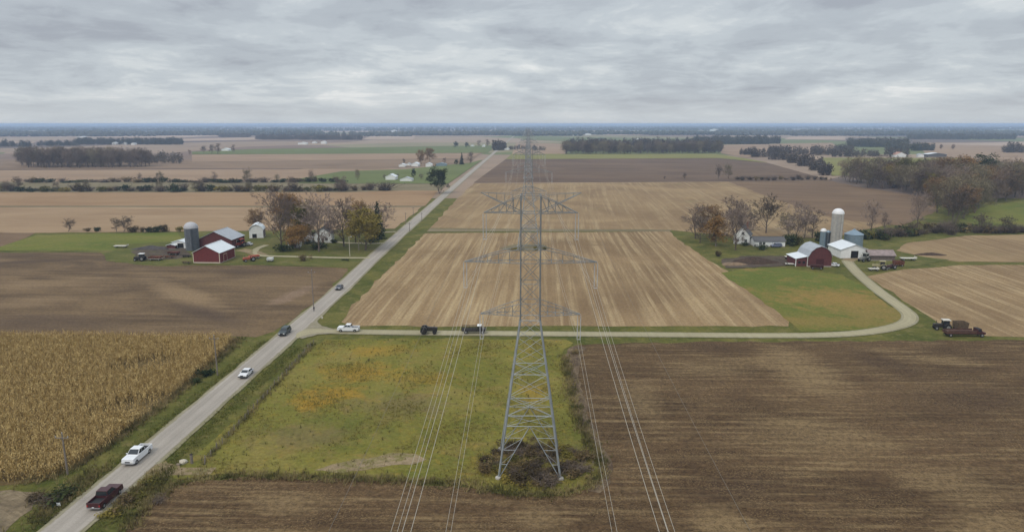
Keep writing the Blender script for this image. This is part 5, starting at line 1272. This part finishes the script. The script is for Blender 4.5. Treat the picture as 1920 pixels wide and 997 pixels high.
# right farm machines
wagon('flat_wagon', 'pale flat wagon against the left wing of the gambrel barn', 'wagon', at(1482, 487)+Vector((0, .5, .2)), R(85), 2.2, 4.2, 1.2, .5, m_cream, m_cream, True)
wagon('low_trailer', 'low pale trailer on the grass in front of the barn wing', 'trailer', at(1483, 498)+Vector((0, .5, .2)), R(78), 2.0, 4.0, .6, .25, m_cream, m_cream, True)
wagon('barn_wagon', 'dark red wagon parked right in front of the gambrel barn door', 'wagon', at(1531, 505)+Vector((0, 0, .2)), R(75), 2.0, 4.6, .8, .8, m_darkiron, pk('oxide_red', (0.06, 0.018, 0.018)))
tractor('grey tractor beside the white machine shed, nearest its right corner', at(1621, 491)+Vector((0, .5, .2)), R(120), m_tgy, m_tgy, 1.15)
tractor('yellow tractor in the middle of the right machine yard', at(1650, 506)+Vector((0, .5, .2)), R(70), m_tye, m_tye, 1.15)
wagon('pale_trailer', 'pale pink flat trailer left of the yellow tractor', 'trailer', at(1638, 508)+Vector((0, .3, .2)), R(88), 2.0, 3.6, .8, .4, m_cream, m_cream, True)
implement('seed_drill', 'grey implement between the yellow tractor and the dark red ones', at(1662, 507)+Vector((0, .5, .2)), R(90), 2.6, 2.4, m_tgy, 6)
tractor('small dark tractor next to the red wagon of the right machine yard', at(1671, 505)+Vector((0, .5, .2)), R(100), pk('oxide_dark', (0.07, 0.03, 0.03)), m_tbk, .9, False)
wagon('red_wagon', 'rusty red box wagon at the right end of the right machine yard', 'wagon', at(1685, 500)+Vector((0, .5, .2)), R(88), 2.2, 3.6, .8, 1.3, m_rusty, m_rusty)
wagon('hay_rack', 'long pale hay rack wagon on the grass right of the low brown shed', 'wagon', at(1703, 489)+Vector((0, .5, .2)), R(88), 2.4, 6.2, 1.0, .6, m_cream, m_cream, True)

def mound(name, label, p, rx, ry, h, m, seed):
    rnd = random.Random(seed); mb = MB(); n = 22; k_ = 7; V = []
    for j in range(k_):
        f = j/(k_-1); 
        for i in range(n):
            t_ = 2*math.pi*i/n; r = (1-f)*(1+.18*math.sin(t_*3+seed)+rnd.uniform(-.07, .07))
            V.append((rx*r*math.cos(t_), ry*r*math.sin(t_), h*(1-(1-f)**1.7)*(1 if j == 0 else rnd.uniform(.85, 1.1))))
    mb.v = V
    for j in range(k_-1):
        for i in range(n): i2 = (i+1) % n; mb.f.append((j*n+i, j*n+i2, (j+1)*n+i2, (j+1)*n+i)); mb.mi.append(0)
    o = mb.build(name, m, None, 0, True); o.location = (p[0], p[1], 0.05); return tag(o, label, 'heap')
m_heap = mat('manure', (0.055, 0.034, 0.023), .95, var=.35, vscale=1.2, bump=.8)
mound('manure_heap', 'long brown manure heap on the lawn left of the gambrel barn', at(1415, 493), 9.5, 4, 2.3, m_heap, 1)
mound('manure_heap', 'lighter brown low heap at the left end of the long manure heap', at(1376, 496), 5.5, 3.2, .9, mat('straw_heap', (0.19, 0.13, 0.08), .95, var=.3, vscale=1), 2)
mound('silage_heap', 'dark grey covered heap left of the white open shed', at(284, 467), 8.5, 3.2, 1.6, mat('dark_cover', (0.06, 0.052, 0.05), .8, var=.3, vscale=.7), 3)
mound('brush_pile', 'dark brush pile on the grass far right of the hay rack wagon', at(1745, 478), 7, 2.2, 1.0, m_heap, 4)

# ------------------------------------------------------------------ poles, fence, small roadside things
m_pole = mat('weathered_pole', (0.20, 0.17, 0.145), .9, var=.2, vscale=1.5)
m_polel = mat('pale_pole', (0.42, 0.38, 0.31), .9, var=.15, vscale=1.5)
def pole(label, p, h, m, arm=True, light=False):
    t = thing('utility_pole' if not light else 'yard_light_pole', label, 'pole', p)
    b = MB(); b.tube((0, 0, -.3), (0, 0, h), .17, .11, n=8); b.build('shaft', m, t)
    if arm:
        b = MB(); b.box(-1.1, 1.1, -.22, -.12, h-.75, h-.62); b.build('crossarm', m, t)
        for x in (-1.0, .0, 1.0):
            b = MB(); z = h-.62 if x else h; b.lathe([(.03, z), (.03, z+.1), (.07, z+.1), (.07, z+.2), (.03, z+.24)], (x, -.17 if x else 0), 8); b.build('insulator', m_ins, t)
    if light:
        b = MB(); b.tube((0, 0, h-.3), (.9, 0, h), .04, n=6); b.build('bracket', m, t)
        b = MB(); b.lathe([(.2, h-.2), (.16, h-.02), (.06, h+.06)], (.95, 0), 12); b.build('lamp_head', m_dome, t)
    return t
pole('weathered grey pole with crossarm at the near corner of the cornfield', at(127, 889), 7.2, m_pole)
pole('grey pole with crossarm at the far end of the cornfield edge', at(408, 704), 9.5, m_pole)
pole('pale thin pole at the left road edge beyond the junction', at(588, 574), 11.5, m_pole)
pole('pale pole standing on the left farm lawn by the drive', at(656, 481), 8.8, m_polel, False, True)
pole('greyer pole in front of the olive tree of the left farm', at(673, 470), 9.0, m_pole)
for (x, y, h, lb) in [(768, 434, 5, 'short grey pole at the road beside the back drive'), (761, 421, 7, 'thin pole left of the road past the left farm'), (775, 404, 5.5, 'thin pole beside the orange field'), (791, 414, 5, 'short thin pole at the right road edge past the left farm')]:
    pole(lb, at(x, y), h, m_pole)

ft = thing('wire_fence', 'weathered post and wire fence along the meadow side of the county road', 'fence', at(384, 868))
fa = at(384, 866)-at(384, 868); fb_ = at(588, 644)-at(384, 868); n = 27; tops = []
for i in range(n):
    f = i/(n-1); q = Vector((0, 0, 0)).lerp(fb_, f)+Vector((prnd.uniform(-.15, .15), prnd.uniform(-.3, .3), 0)); hh = prnd.uniform(1.1, 1.45)
    b = MB(); b.tube(q+Vector((0, 0, -.3)), q+Vector((prnd.gauss(0, .05), prnd.gauss(0, .05), hh)), .085, .075, n=7); b.build('post', m_pole, ft); tops.append(q)
b = MB()
for z in (.35, .7, 1.0): b.path([q+Vector((0, 0, z)) for q in tops], .012, 4)
b.build('wire', m_steeld, ft)
t = thing('gate_post', 'thick dark gate post at the near end of the wire fence', 'post', at(360, 869)); b = MB(); b.tube((0, 0, -.3), (0, 0, 1.7), .24, .22, n=10); b.build('shaft', m_pole, t); b = MB(); b.lathe([(.26, 1.7), (.26, 1.76), (.05, 1.85)], n=10); b.build('cap', m_darkiron, t)
t = thing('gate_post', 'thin leaning post right of the thick dark gate post', 'post', at(384, 871)); t.rotation_euler = (0, R(6), 0); b = MB(); b.tube((0, 0, -.3), (0, 0, 1.5), .11, .1, n=8); b.build('shaft', m_pole, t)
def rock(label, p, s, m):
    rnd = random.Random(int(p.x*7)); bm = bmesh.new(); bmesh.ops.create_icosphere(bm, subdivisions=2, radius=1)
    for v in bm.verts: v.co *= rnd.uniform(.85, 1.1)
    me = bpy.data.meshes.new('rock'); bm.to_mesh(me); bm.free(); me.materials.append(m)
    o = bpy.data.objects.new('rock', me); COL.objects.link(o); o.location = (p.x, p.y, s*.35); o.scale = (s, s*.8, s*.65); return tag(o, label, 'rock')
rock('pale boulder beside the thick gate post', at(344, 868), .75, mat('pale_stone', (0.48, 0.44, 0.36), .9, var=.15))
rock('small brown stone left of the pale boulder', at(334, 872), .4, m_sandstone if 'm_sandstone' in globals() else mat('brown_stone', (0.2, 0.16, 0.12), .9, var=.2))
t = thing('marker_post', 'small white roadside marker near the maroon pickup', 'marker', at(111, 951)); b = MB(); b.tube((0, 0, -.2), (0, 0, .7), .05, n=6); b.build('post', m_white, t); b = MB(); b.box(-.3, .3, -.09, -.055, .35, .85); b.build('plate', m_white, t, .03)
t = thing('marker_post', 'small white marker in the grass triangle at the junction', 'marker', at(604, 598)); b = MB(); b.tube((0, 0, -.2), (0, 0, .7), .05, n=6); b.build('post', m_white, t); b = MB(); b.box(-.3, .3, -.09, -.055, .35, .85); b.build('plate', m_cream, t, .03)

# person walking on the road edge
def person(label, p, rz):
    J = {'pelvis': (0, 0, .95), 'waist': (0, .0, 1.1), 'chest': (0, .01, 1.32), 'neck': (0, .02, 1.50), 'chin': (0, .05, 1.57), 'head': (0, .04, 1.67), 'crown': (0, .03, 1.76)}
    E = [('pelvis', 'waist'), ('waist', 'chest'), ('chest', 'neck'), ('neck', 'chin'), ('chin', 'head'), ('head', 'crown')]
    RR = {'pelvis': (.155, .115), 'waist': (.145, .105), 'chest': (.17, .12), 'neck': (.058, .058), 'chin': (.07, .08), 'head': (.085, .10), 'crown': (.055, .065)}
    for s, sg in ((1, 'r'), (-1, 'l')):
        st = .20*s
        J.update({'hip'+sg: (s*.10, 0, .88), 'knee'+sg: (s*.11, st*.6+.05, .50), 'ankle'+sg: (s*.11, st*1.1-.03, .09), 'ball'+sg: (s*.12, st*1.1+.10, .045), 'toe'+sg: (s*.125, st*1.1+.18, .035),
                  'shl'+sg: (s*.19, .0, 1.43), 'elb'+sg: (s*.26, -st*.5-.02, 1.14), 'wri'+sg: (s*.27, -st*.8+.06, .90), 'palm'+sg: (s*.27, -st*.85+.09, .82)})
        RR.update({'hip'+sg: (.095, .10), 'knee'+sg: (.062, .066), 'ankle'+sg: (.045, .05), 'ball'+sg: (.045, .035), 'toe'+sg: (.035, .025), 'shl'+sg: (.07, .07), 'elb'+sg: (.048, .048), 'wri'+sg: (.034, .03), 'palm'+sg: (.04, .022)})
        E += [('pelvis', 'hip'+sg), ('hip'+sg, 'knee'+sg), ('knee'+sg, 'ankle'+sg), ('ankle'+sg, 'ball'+sg), ('ball'+sg, 'toe'+sg), ('chest', 'shl'+sg), ('shl'+sg, 'elb'+sg), ('elb'+sg, 'wri'+sg), ('wri'+sg, 'palm'+sg)]
        px_, py_, pz = J['palm'+sg]
        for k, (dy, ln) in enumerate(((-.03, .065), (-.01, .08), (.012, .075), (.033, .06))):
            a, c = 'f%d%sa' % (k, sg), 'f%d%sb' % (k, sg)
            J[a] = (px_, py_+dy, pz-.045-ln*.5); J[c] = (px_-s*.02, py_+dy+.01, pz-.045-ln); RR[a] = (.010, .010); RR[c] = (.008, .008); E += [('palm'+sg, a), (a, c)]
        J['th'+sg] = (px_-s*.02, py_+.06, pz-.03); RR['th'+sg] = (.011, .011); E.append(('palm'+sg, 'th'+sg))
    ks = list(J); me = bpy.data.meshes.new('person'); me.from_pydata([J[k] for k in ks], [(ks.index(a), ks.index(b)) for a, b in E], [])
    o = bpy.data.objects.new('person', me); COL.objects.link(o)
    sk = o.modifiers.new('skin', 'SKIN')
    if not me.skin_vertices: me.skin_vertices.new()
    for i, k in enumerate(ks): me.skin_vertices[0].data[i].radius = RR[k]; me.skin_vertices[0].data[i].use_root = (k == 'pelvis')
    ss = o.modifiers.new('sub', 'SUBSURF'); ss.levels = 1; ss.render_levels = 1
    dg = bpy.context.evaluated_depsgraph_get(); m2 = bpy.data.meshes.new_from_object(o.evaluated_get(dg)); o.modifiers.clear(); o.data = m2
    m2.materials.clear()
    for m in (mat('dark_jacket', (0.02, 0.021, 0.03), .85), mat('dark_trousers', (0.03, 0.032, 0.045), .85), mat('skin_tone', (0.45, 0.28, 0.2), .6), mat('dark_shoes', (0.02, 0.018, 0.016), .7)): m2.materials.append(m)
    for f in m2.polygons:
        z = f.center.z; x = abs(f.center.x)
        f.material_index = 3 if z < .1 else (2 if (z > 1.5 or (x > .22 and z < .9)) else (1 if z < .98 and x < .23 else 0)); f.use_smooth = True
    o.location = p; o.rotation_euler = (0, 0, rz); tag(o, label, 'person')
    b = MB()
    for (zz, rr_) in ((1.70, 1.0),):
        b.lathe([(.104, 1.66), (.112, 1.72), (.09, 1.78), (.04, 1.81)], (0, .015), 14)
    b.build('hair', mat('dark_hair', (0.02, 0.015, 0.012), .8), o, 0, True)
    b = MB()
    for s in (-1, 1): b.tube((s*.035, .118, 1.675), (s*.035, .130, 1.675), .011, n=8)
    b.build('eyes', m_plastic, o)
    b = MB(); b.prism([(.115, 1.665), (.150, 1.625), (.115, 1.622)], 'x', -.014, .014); b.build('nose', MATS['skin_tone'], o)
    b = MB(); b.box(-.03, .03, .115, .128, 1.594, 1.603); b.build('mouth', mat('lips', (0.3, 0.12, 0.1), .6), o)
    b = MB()
    for s in (-1, 1): b.box(s*.10-.012, s*.10+.012, .0, .05, 1.63, 1.70)
    b.build('ears', MATS['skin_tone'], o, .008)
    return o
person('person in dark clothes walking along the left road edge beyond the junction', at(589, 585)+Vector((0, 0, .22)), math.pi)

# ------------------------------------------------------------------ corn, brush and grass
m_corn = leafmat('dry_corn', (0.26, 0.17, 0.058), (0.58, 0.43, 0.19), (0.44, 0.305, 0.115), scale=.9)
def np_mesh(name, V, F, m):
    me = bpy.data.meshes.new(name); me.vertices.add(len(V)); me.vertices.foreach_set('co', np.ascontiguousarray(V, dtype=np.float32).ravel())
    me.loops.add(F.size); me.loops.foreach_set('vertex_index', np.ascontiguousarray(F, dtype=np.int32).ravel()); me.polygons.add(len(F)); k = F.shape[1]
    me.polygons.foreach_set('loop_start', np.arange(0, F.size, k)); me.polygons.foreach_set('loop_total', np.full(len(F), k)); me.update(calc_edges=True)
    me.materials.append(m); o = bpy.data.objects.new(name, me); COL.objects.link(o); return o
def in_poly(x, y, poly):
    r = np.zeros(len(x), bool); n = len(poly); j = n-1
    for i in range(n):
        xi, yi = poly[i]; xj, yj = poly[j]
        with np.errstate(divide='ignore', invalid='ignore'):
            r ^= ((yi > y) != (yj > y)) & (x < (xj-xi)*(y-yi)/(yj-yi)+xi)
        j = i
    return r
def corn():
    rg = np.random.default_rng(4)
    poly = [(v.x, v.y) for v in P((-90, 632), (440, 638), (415, 666), (325, 742), (255, 796), (195, 842), (150, 872), (85, 900), (40, 903), (-90, 903))]
    xs = np.array([p[0] for p in poly]); ys = np.array([p[1] for p in poly])
    c, s = math.cos(-RA), math.sin(-RA)
    gx, gy = np.meshgrid(np.arange(-140, 140, .78), np.arange(-60, 140, .30)); gx = gx.ravel(); gy = gy.ravel()
    gx = gx+rg.normal(0, .08, gx.shape); gy = gy+rg.uniform(-.15, .15, gy.shape)
    cxm, cym = xs.mean(), ys.mean()
    X = cxm+gx*c-gy*s; Y = cym+gx*s+gy*c
    k = in_poly(X, Y, poly)
    # lodged gaps and thin places
    gap = np.sin(X*.11+1.3*np.sin(Y*.07))*np.sin(Y*.13+.9*np.sin(X*.05)); k &= ~((gap > .74) & (rg.random(len(X)) < .75)); k &= rg.random(len(X)) > .06
    X = X[k]; Y = Y[k]; n = len(X); h = rg.normal(2.25, .22, n)*(1+.08*np.sin(X*.2+Y*.11)); lean = rg.normal(0, .10, (n, 2))
    V = []; F = []; off = 0
    def add(quads):
        nonlocal off
        q = quads.reshape(-1, 3); V.append(q); F.append(np.arange(len(q)).reshape(-1, 4)+off); off += len(q)
    def pt(z): return np.stack([X+lean[:, 0]*z, Y+lean[:, 1]*z, z*np.ones(n)], 1)
    for a0 in (0, math.pi/2):
        a = rg.uniform(0, math.pi, n)+a0; d_ = np.stack([np.cos(a), np.sin(a), np.zeros(n)], 1)*.022
        b = pt(np.zeros(n)); t_ = pt(h); add(np.stack([b-d_, b+d_, t_+d_*.5, t_-d_*.5], 1))
    for i in range(7):
        z = h*(.22+.105*i)+rg.normal(0, .06, n); a = rg.uniform(0, 2*math.pi, n); ln = rg.uniform(.3, .7, n); wd = rg.uniform(.04, .075, n)
        o = np.stack([np.cos(a), np.sin(a), np.zeros(n)], 1); w_ = np.stack([-np.sin(a), np.cos(a), np.zeros(n)], 1)*wd[:, None]
        b = pt(z); m1 = b+o*(ln*.45)[:, None]+np.array([0, 0, 1.])*(ln*.25)[:, None]; e = b+o*ln[:, None]+np.array([0, 0, 1.])*(-ln*rg.uniform(.0, .9, n))[:, None]
        add(np.stack([b-w_*.6, b+w_*.6, m1+w_, m1-w_], 1)); add(np.stack([m1-w_, m1+w_, e+w_*.25, e-w_*.25], 1))
    for i in range(3):
        a = rg.uniform(0, 2*math.pi, n); o = np.stack([np.cos(a)*.16, np.sin(a)*.16, np.ones(n)*.28], 1); w_ = np.stack([-np.sin(a), np.cos(a), np.zeros(n)], 1)*.022
        b = pt(h*.97); add(np.stack([b-w_, b+w_, b+o+w_*.6, b+o-w_*.6], 1))
    o = np_mesh('corn_plants', np.concatenate(V), np.concatenate(F), m_corn); tag(o, 'standing dry golden corn covering the field left of the road', 'corn', None, 'stuff'); return n
ncorn = corn()

m_tuft = leafmat('grass_tufts', (0.11, 0.115, 0.025), (0.26, 0.215, 0.075), (0.18, 0.155, 0.038), scale=.15)
m_tuft2 = leafmat('dark_tufts', (0.06, 0.062, 0.018), (0.13, 0.12, 0.035), scale=.2)
m_tuftd = leafmat('weed_tufts', (0.085, 0.08, 0.025), (0.26, 0.205, 0.09), (0.165, 0.14, 0.045), scale=.2)
def tufts(name, label, pts, h, sp, blades, m, seed, cat='grass'):
    rg = np.random.default_rng(seed); n = len(pts); Pn = np.array(pts); V = []; F = []; off = 0
    hh = h*rg.uniform(.5, 1.5, n)
    for i in range(blades):
        a = rg.uniform(0, 2*math.pi, n); r = rg.uniform(0, sp, n); b = Pn+np.stack([np.cos(a)*r*.4, np.sin(a)*r*.4, np.zeros(n)], 1)
        t_ = b+np.stack([np.cos(a)*r, np.sin(a)*r, hh*rg.uniform(.6, 1.1, n)], 1); w_ = np.stack([-np.sin(a), np.cos(a), np.zeros(n)], 1)*(rg.uniform(.05, .12, n)*sp)[:, None]
        q = np.stack([b-w_, b+w_, t_+w_*.3, t_-w_*.3], 1).reshape(-1, 3); V.append(q); F.append(np.arange(len(q)).reshape(-1, 4)+off); off += len(q)
    return tag(np_mesh(name, np.concatenate(V), np.concatenate(F), m), label, cat, None, 'stuff')
rg = np.random.default_rng(12)
def scatter(poly_px, n, bias=None):
    poly = [(v.x, v.y) for v in P(*poly_px)]; xs = [p[0] for p in poly]; ys = [p[1] for p in poly]; r = []
    while len(r) < n:
        x = rg.uniform(min(xs), max(xs), n*2); y = rg.uniform(min(ys), max(ys), n*2); k = in_poly(x, y, poly)
        if bias is not None: k &= bias(x, y)
        r += [(a, b, .08) for a, b in zip(x[k], y[k])]
    return r[:n]
MEAD = ((318, 890), (400, 825), (480, 752), (575, 662), (610, 638), (800, 637), (1055, 640), (1053, 668), (1060, 702), (1066, 735), (1076, 772), (1089, 807), (1106, 842), (1115, 880), (1060, 918), (1000, 921), (860, 902), (720, 894), (450, 886))
cl_ = lambda x, y: (np.sin(x*.23+2*np.sin(y*.09))*np.sin(y*.19+2*np.sin(x*.11)) + rg.normal(0, .35, len(x))) > .25
tufts('meadow_tufts', 'clumpy olive grass standing in the meadow round the pylon', scatter(MEAD, 9000, cl_), .30, .35, 5, m_tuft, 1)
tufts('meadow_weeds', 'scattered dark weeds in the meadow', scatter(MEAD, 500), .45, .45, 8, m_tuft2, 2, 'weeds')
RP = np.array([(p.x, p.y) for p in ROAD])
def off_road(p): return np.min(np.hypot(RP[:, 0]-p[0], RP[:, 1]-p[1])) > 3.4
RDENSE = []
for i in range(len(ROAD)-1):
    for k in range(12): RDENSE.append(ROAD[i].lerp(ROAD[i+1], k/12))
RP = np.array([(p.x, p.y) for p in RDENSE if p.y < 260])
L_ = []
def along_px(px, n, wd, z=.08):
    pts = P(*px); seg = [(pts[i+1]-pts[i]).length for i in range(len(pts)-1)]; tot = sum(seg); r = []
    for _ in range(n):
        u = rg.uniform(0, tot); i = 0
        while u > seg[i] and i < len(seg)-1: u -= seg[i]; i += 1
        p_ = pts[i].lerp(pts[i+1], min(1, u/seg[i])); r.append((p_.x+rg.normal(0, wd), p_.y+rg.normal(0, wd), z))
    return r
EDGE = along_px(((235, 997), (268, 955), (300, 925), (335, 905), (380, 897), (450, 892), (600, 896), (720, 900), (860, 909), (930, 921), (1000, 928), (1060, 926), (1105, 912), (1125, 893), (1125, 868), (1110, 840), (1092, 805), (1080, 770), (1070, 735), (1064, 700), (1057, 668)), 2600, .8)
EDGE += along_px(((384, 868), (588, 644)), 450, .5) + along_px(((40, 907), (95, 898), (160, 868), (205, 838), (265, 792), (335, 738), (425, 662), (455, 634)), 900, .8)
EDGE += along_px(((210, 960), (300, 890)), 700, 1.6) + along_px(((60, 985), (130, 925), (190, 880)), 500, 1.3)
tufts('edge_weeds', 'rough tall weeds along the field edges, fence and road ditch', [q for q in EDGE if off_road(q)], .6, .5, 6, m_tuftd, 3, 'weeds')
VG = along_px(((85, 985), (240, 855), (420, 705), (500, 640)), 2500, 1.3) + along_px(((180, 1000), (300, 888), (420, 775), (560, 650)), 2600, 1.2)
tufts('verge_grass', 'green grass tufts on both road verges', [p for p in VG if off_road(p)], .28, .35, 5, leafmat('verge_tufts', (0.05, 0.075, 0.014), (0.14, 0.13, 0.035), (0.09, 0.105, 0.02), scale=.2), 4)
for i in range(52):
    a = i*2.399; r = math.sqrt((i+.5)/52)*.9
    if r < .3 and i % 2: continue
    q = (TX+1.0+r*9.6*math.cos(a)+prnd.uniform(-.6, .6), TY-.2+r*8.2*math.sin(a)+prnd.uniform(-.6, .6))
    if i % 4 == 1: shrub('olive', q, prnd.uniform(.7, 1.5), prnd.uniform(1.6, 2.8), 'olive green bush in the brown thicket round the foot of the foreground pylon', 'green bushes round the pylon foot')
    else: shrub(('brown', 'brown', 'bare')[i % 3], q, prnd.uniform(.8, 1.9), prnd.uniform(1.8, 3.1), 'brown bush in the thicket round the foot of the foreground pylon', 'bushes round the pylon foot')
for k in (-1.3, -.8, .7, 1.3):
    shrub('olive', (TX+k*5.4, TY+SPAN-3+prnd.uniform(-2, 2)), prnd.uniform(1.2, 2.0), prnd.uniform(2.0, 3.0), 'dark bush at the foot of the second pylon', 'bushes round the second pylon foot')
for (x, y, h, w_, k, lb) in [(122, 932, 2.0, 3.6, 'green', 'dark green bush in the ditch opposite the maroon pickup'), (95, 943, 1.3, 3.4, 'bare', 'brown scrub left of the dark ditch bush'), (70, 935, .9, 3.0, 'brown', 'low brown scrub at the corner of the weedy stubble'), (232, 946, 1.5, 3.0, 'brown', 'dark brown bush on the right verge beside the maroon pickup'), (258, 934, 1.0, 2.4, 'olive', 'low olive bush above the brown verge bush'), (296, 941, .8, 1.8, 'bare', 'small dark scrub at the edge of the ploughed field'), (284, 905, 1.1, 2.2, 'olive', 'olive bush beside the field entrance'), (205, 965, .9, 2.2, 'olive', 'low olive bush at the road edge behind the maroon pickup'), (388, 705, 1.6, 3.0, 'green', 'dark bush between cornfield and verge by the far grey pole'), (372, 716, 1.1, 2.0, 'green', 'smaller dark bush left of the one by the far grey pole'), (1078, 662, 1.0, 2.4, 'brown', 'brown bush at the top corner of the headland')]:
    shrub(k, at(x, y), h, w_, lb)
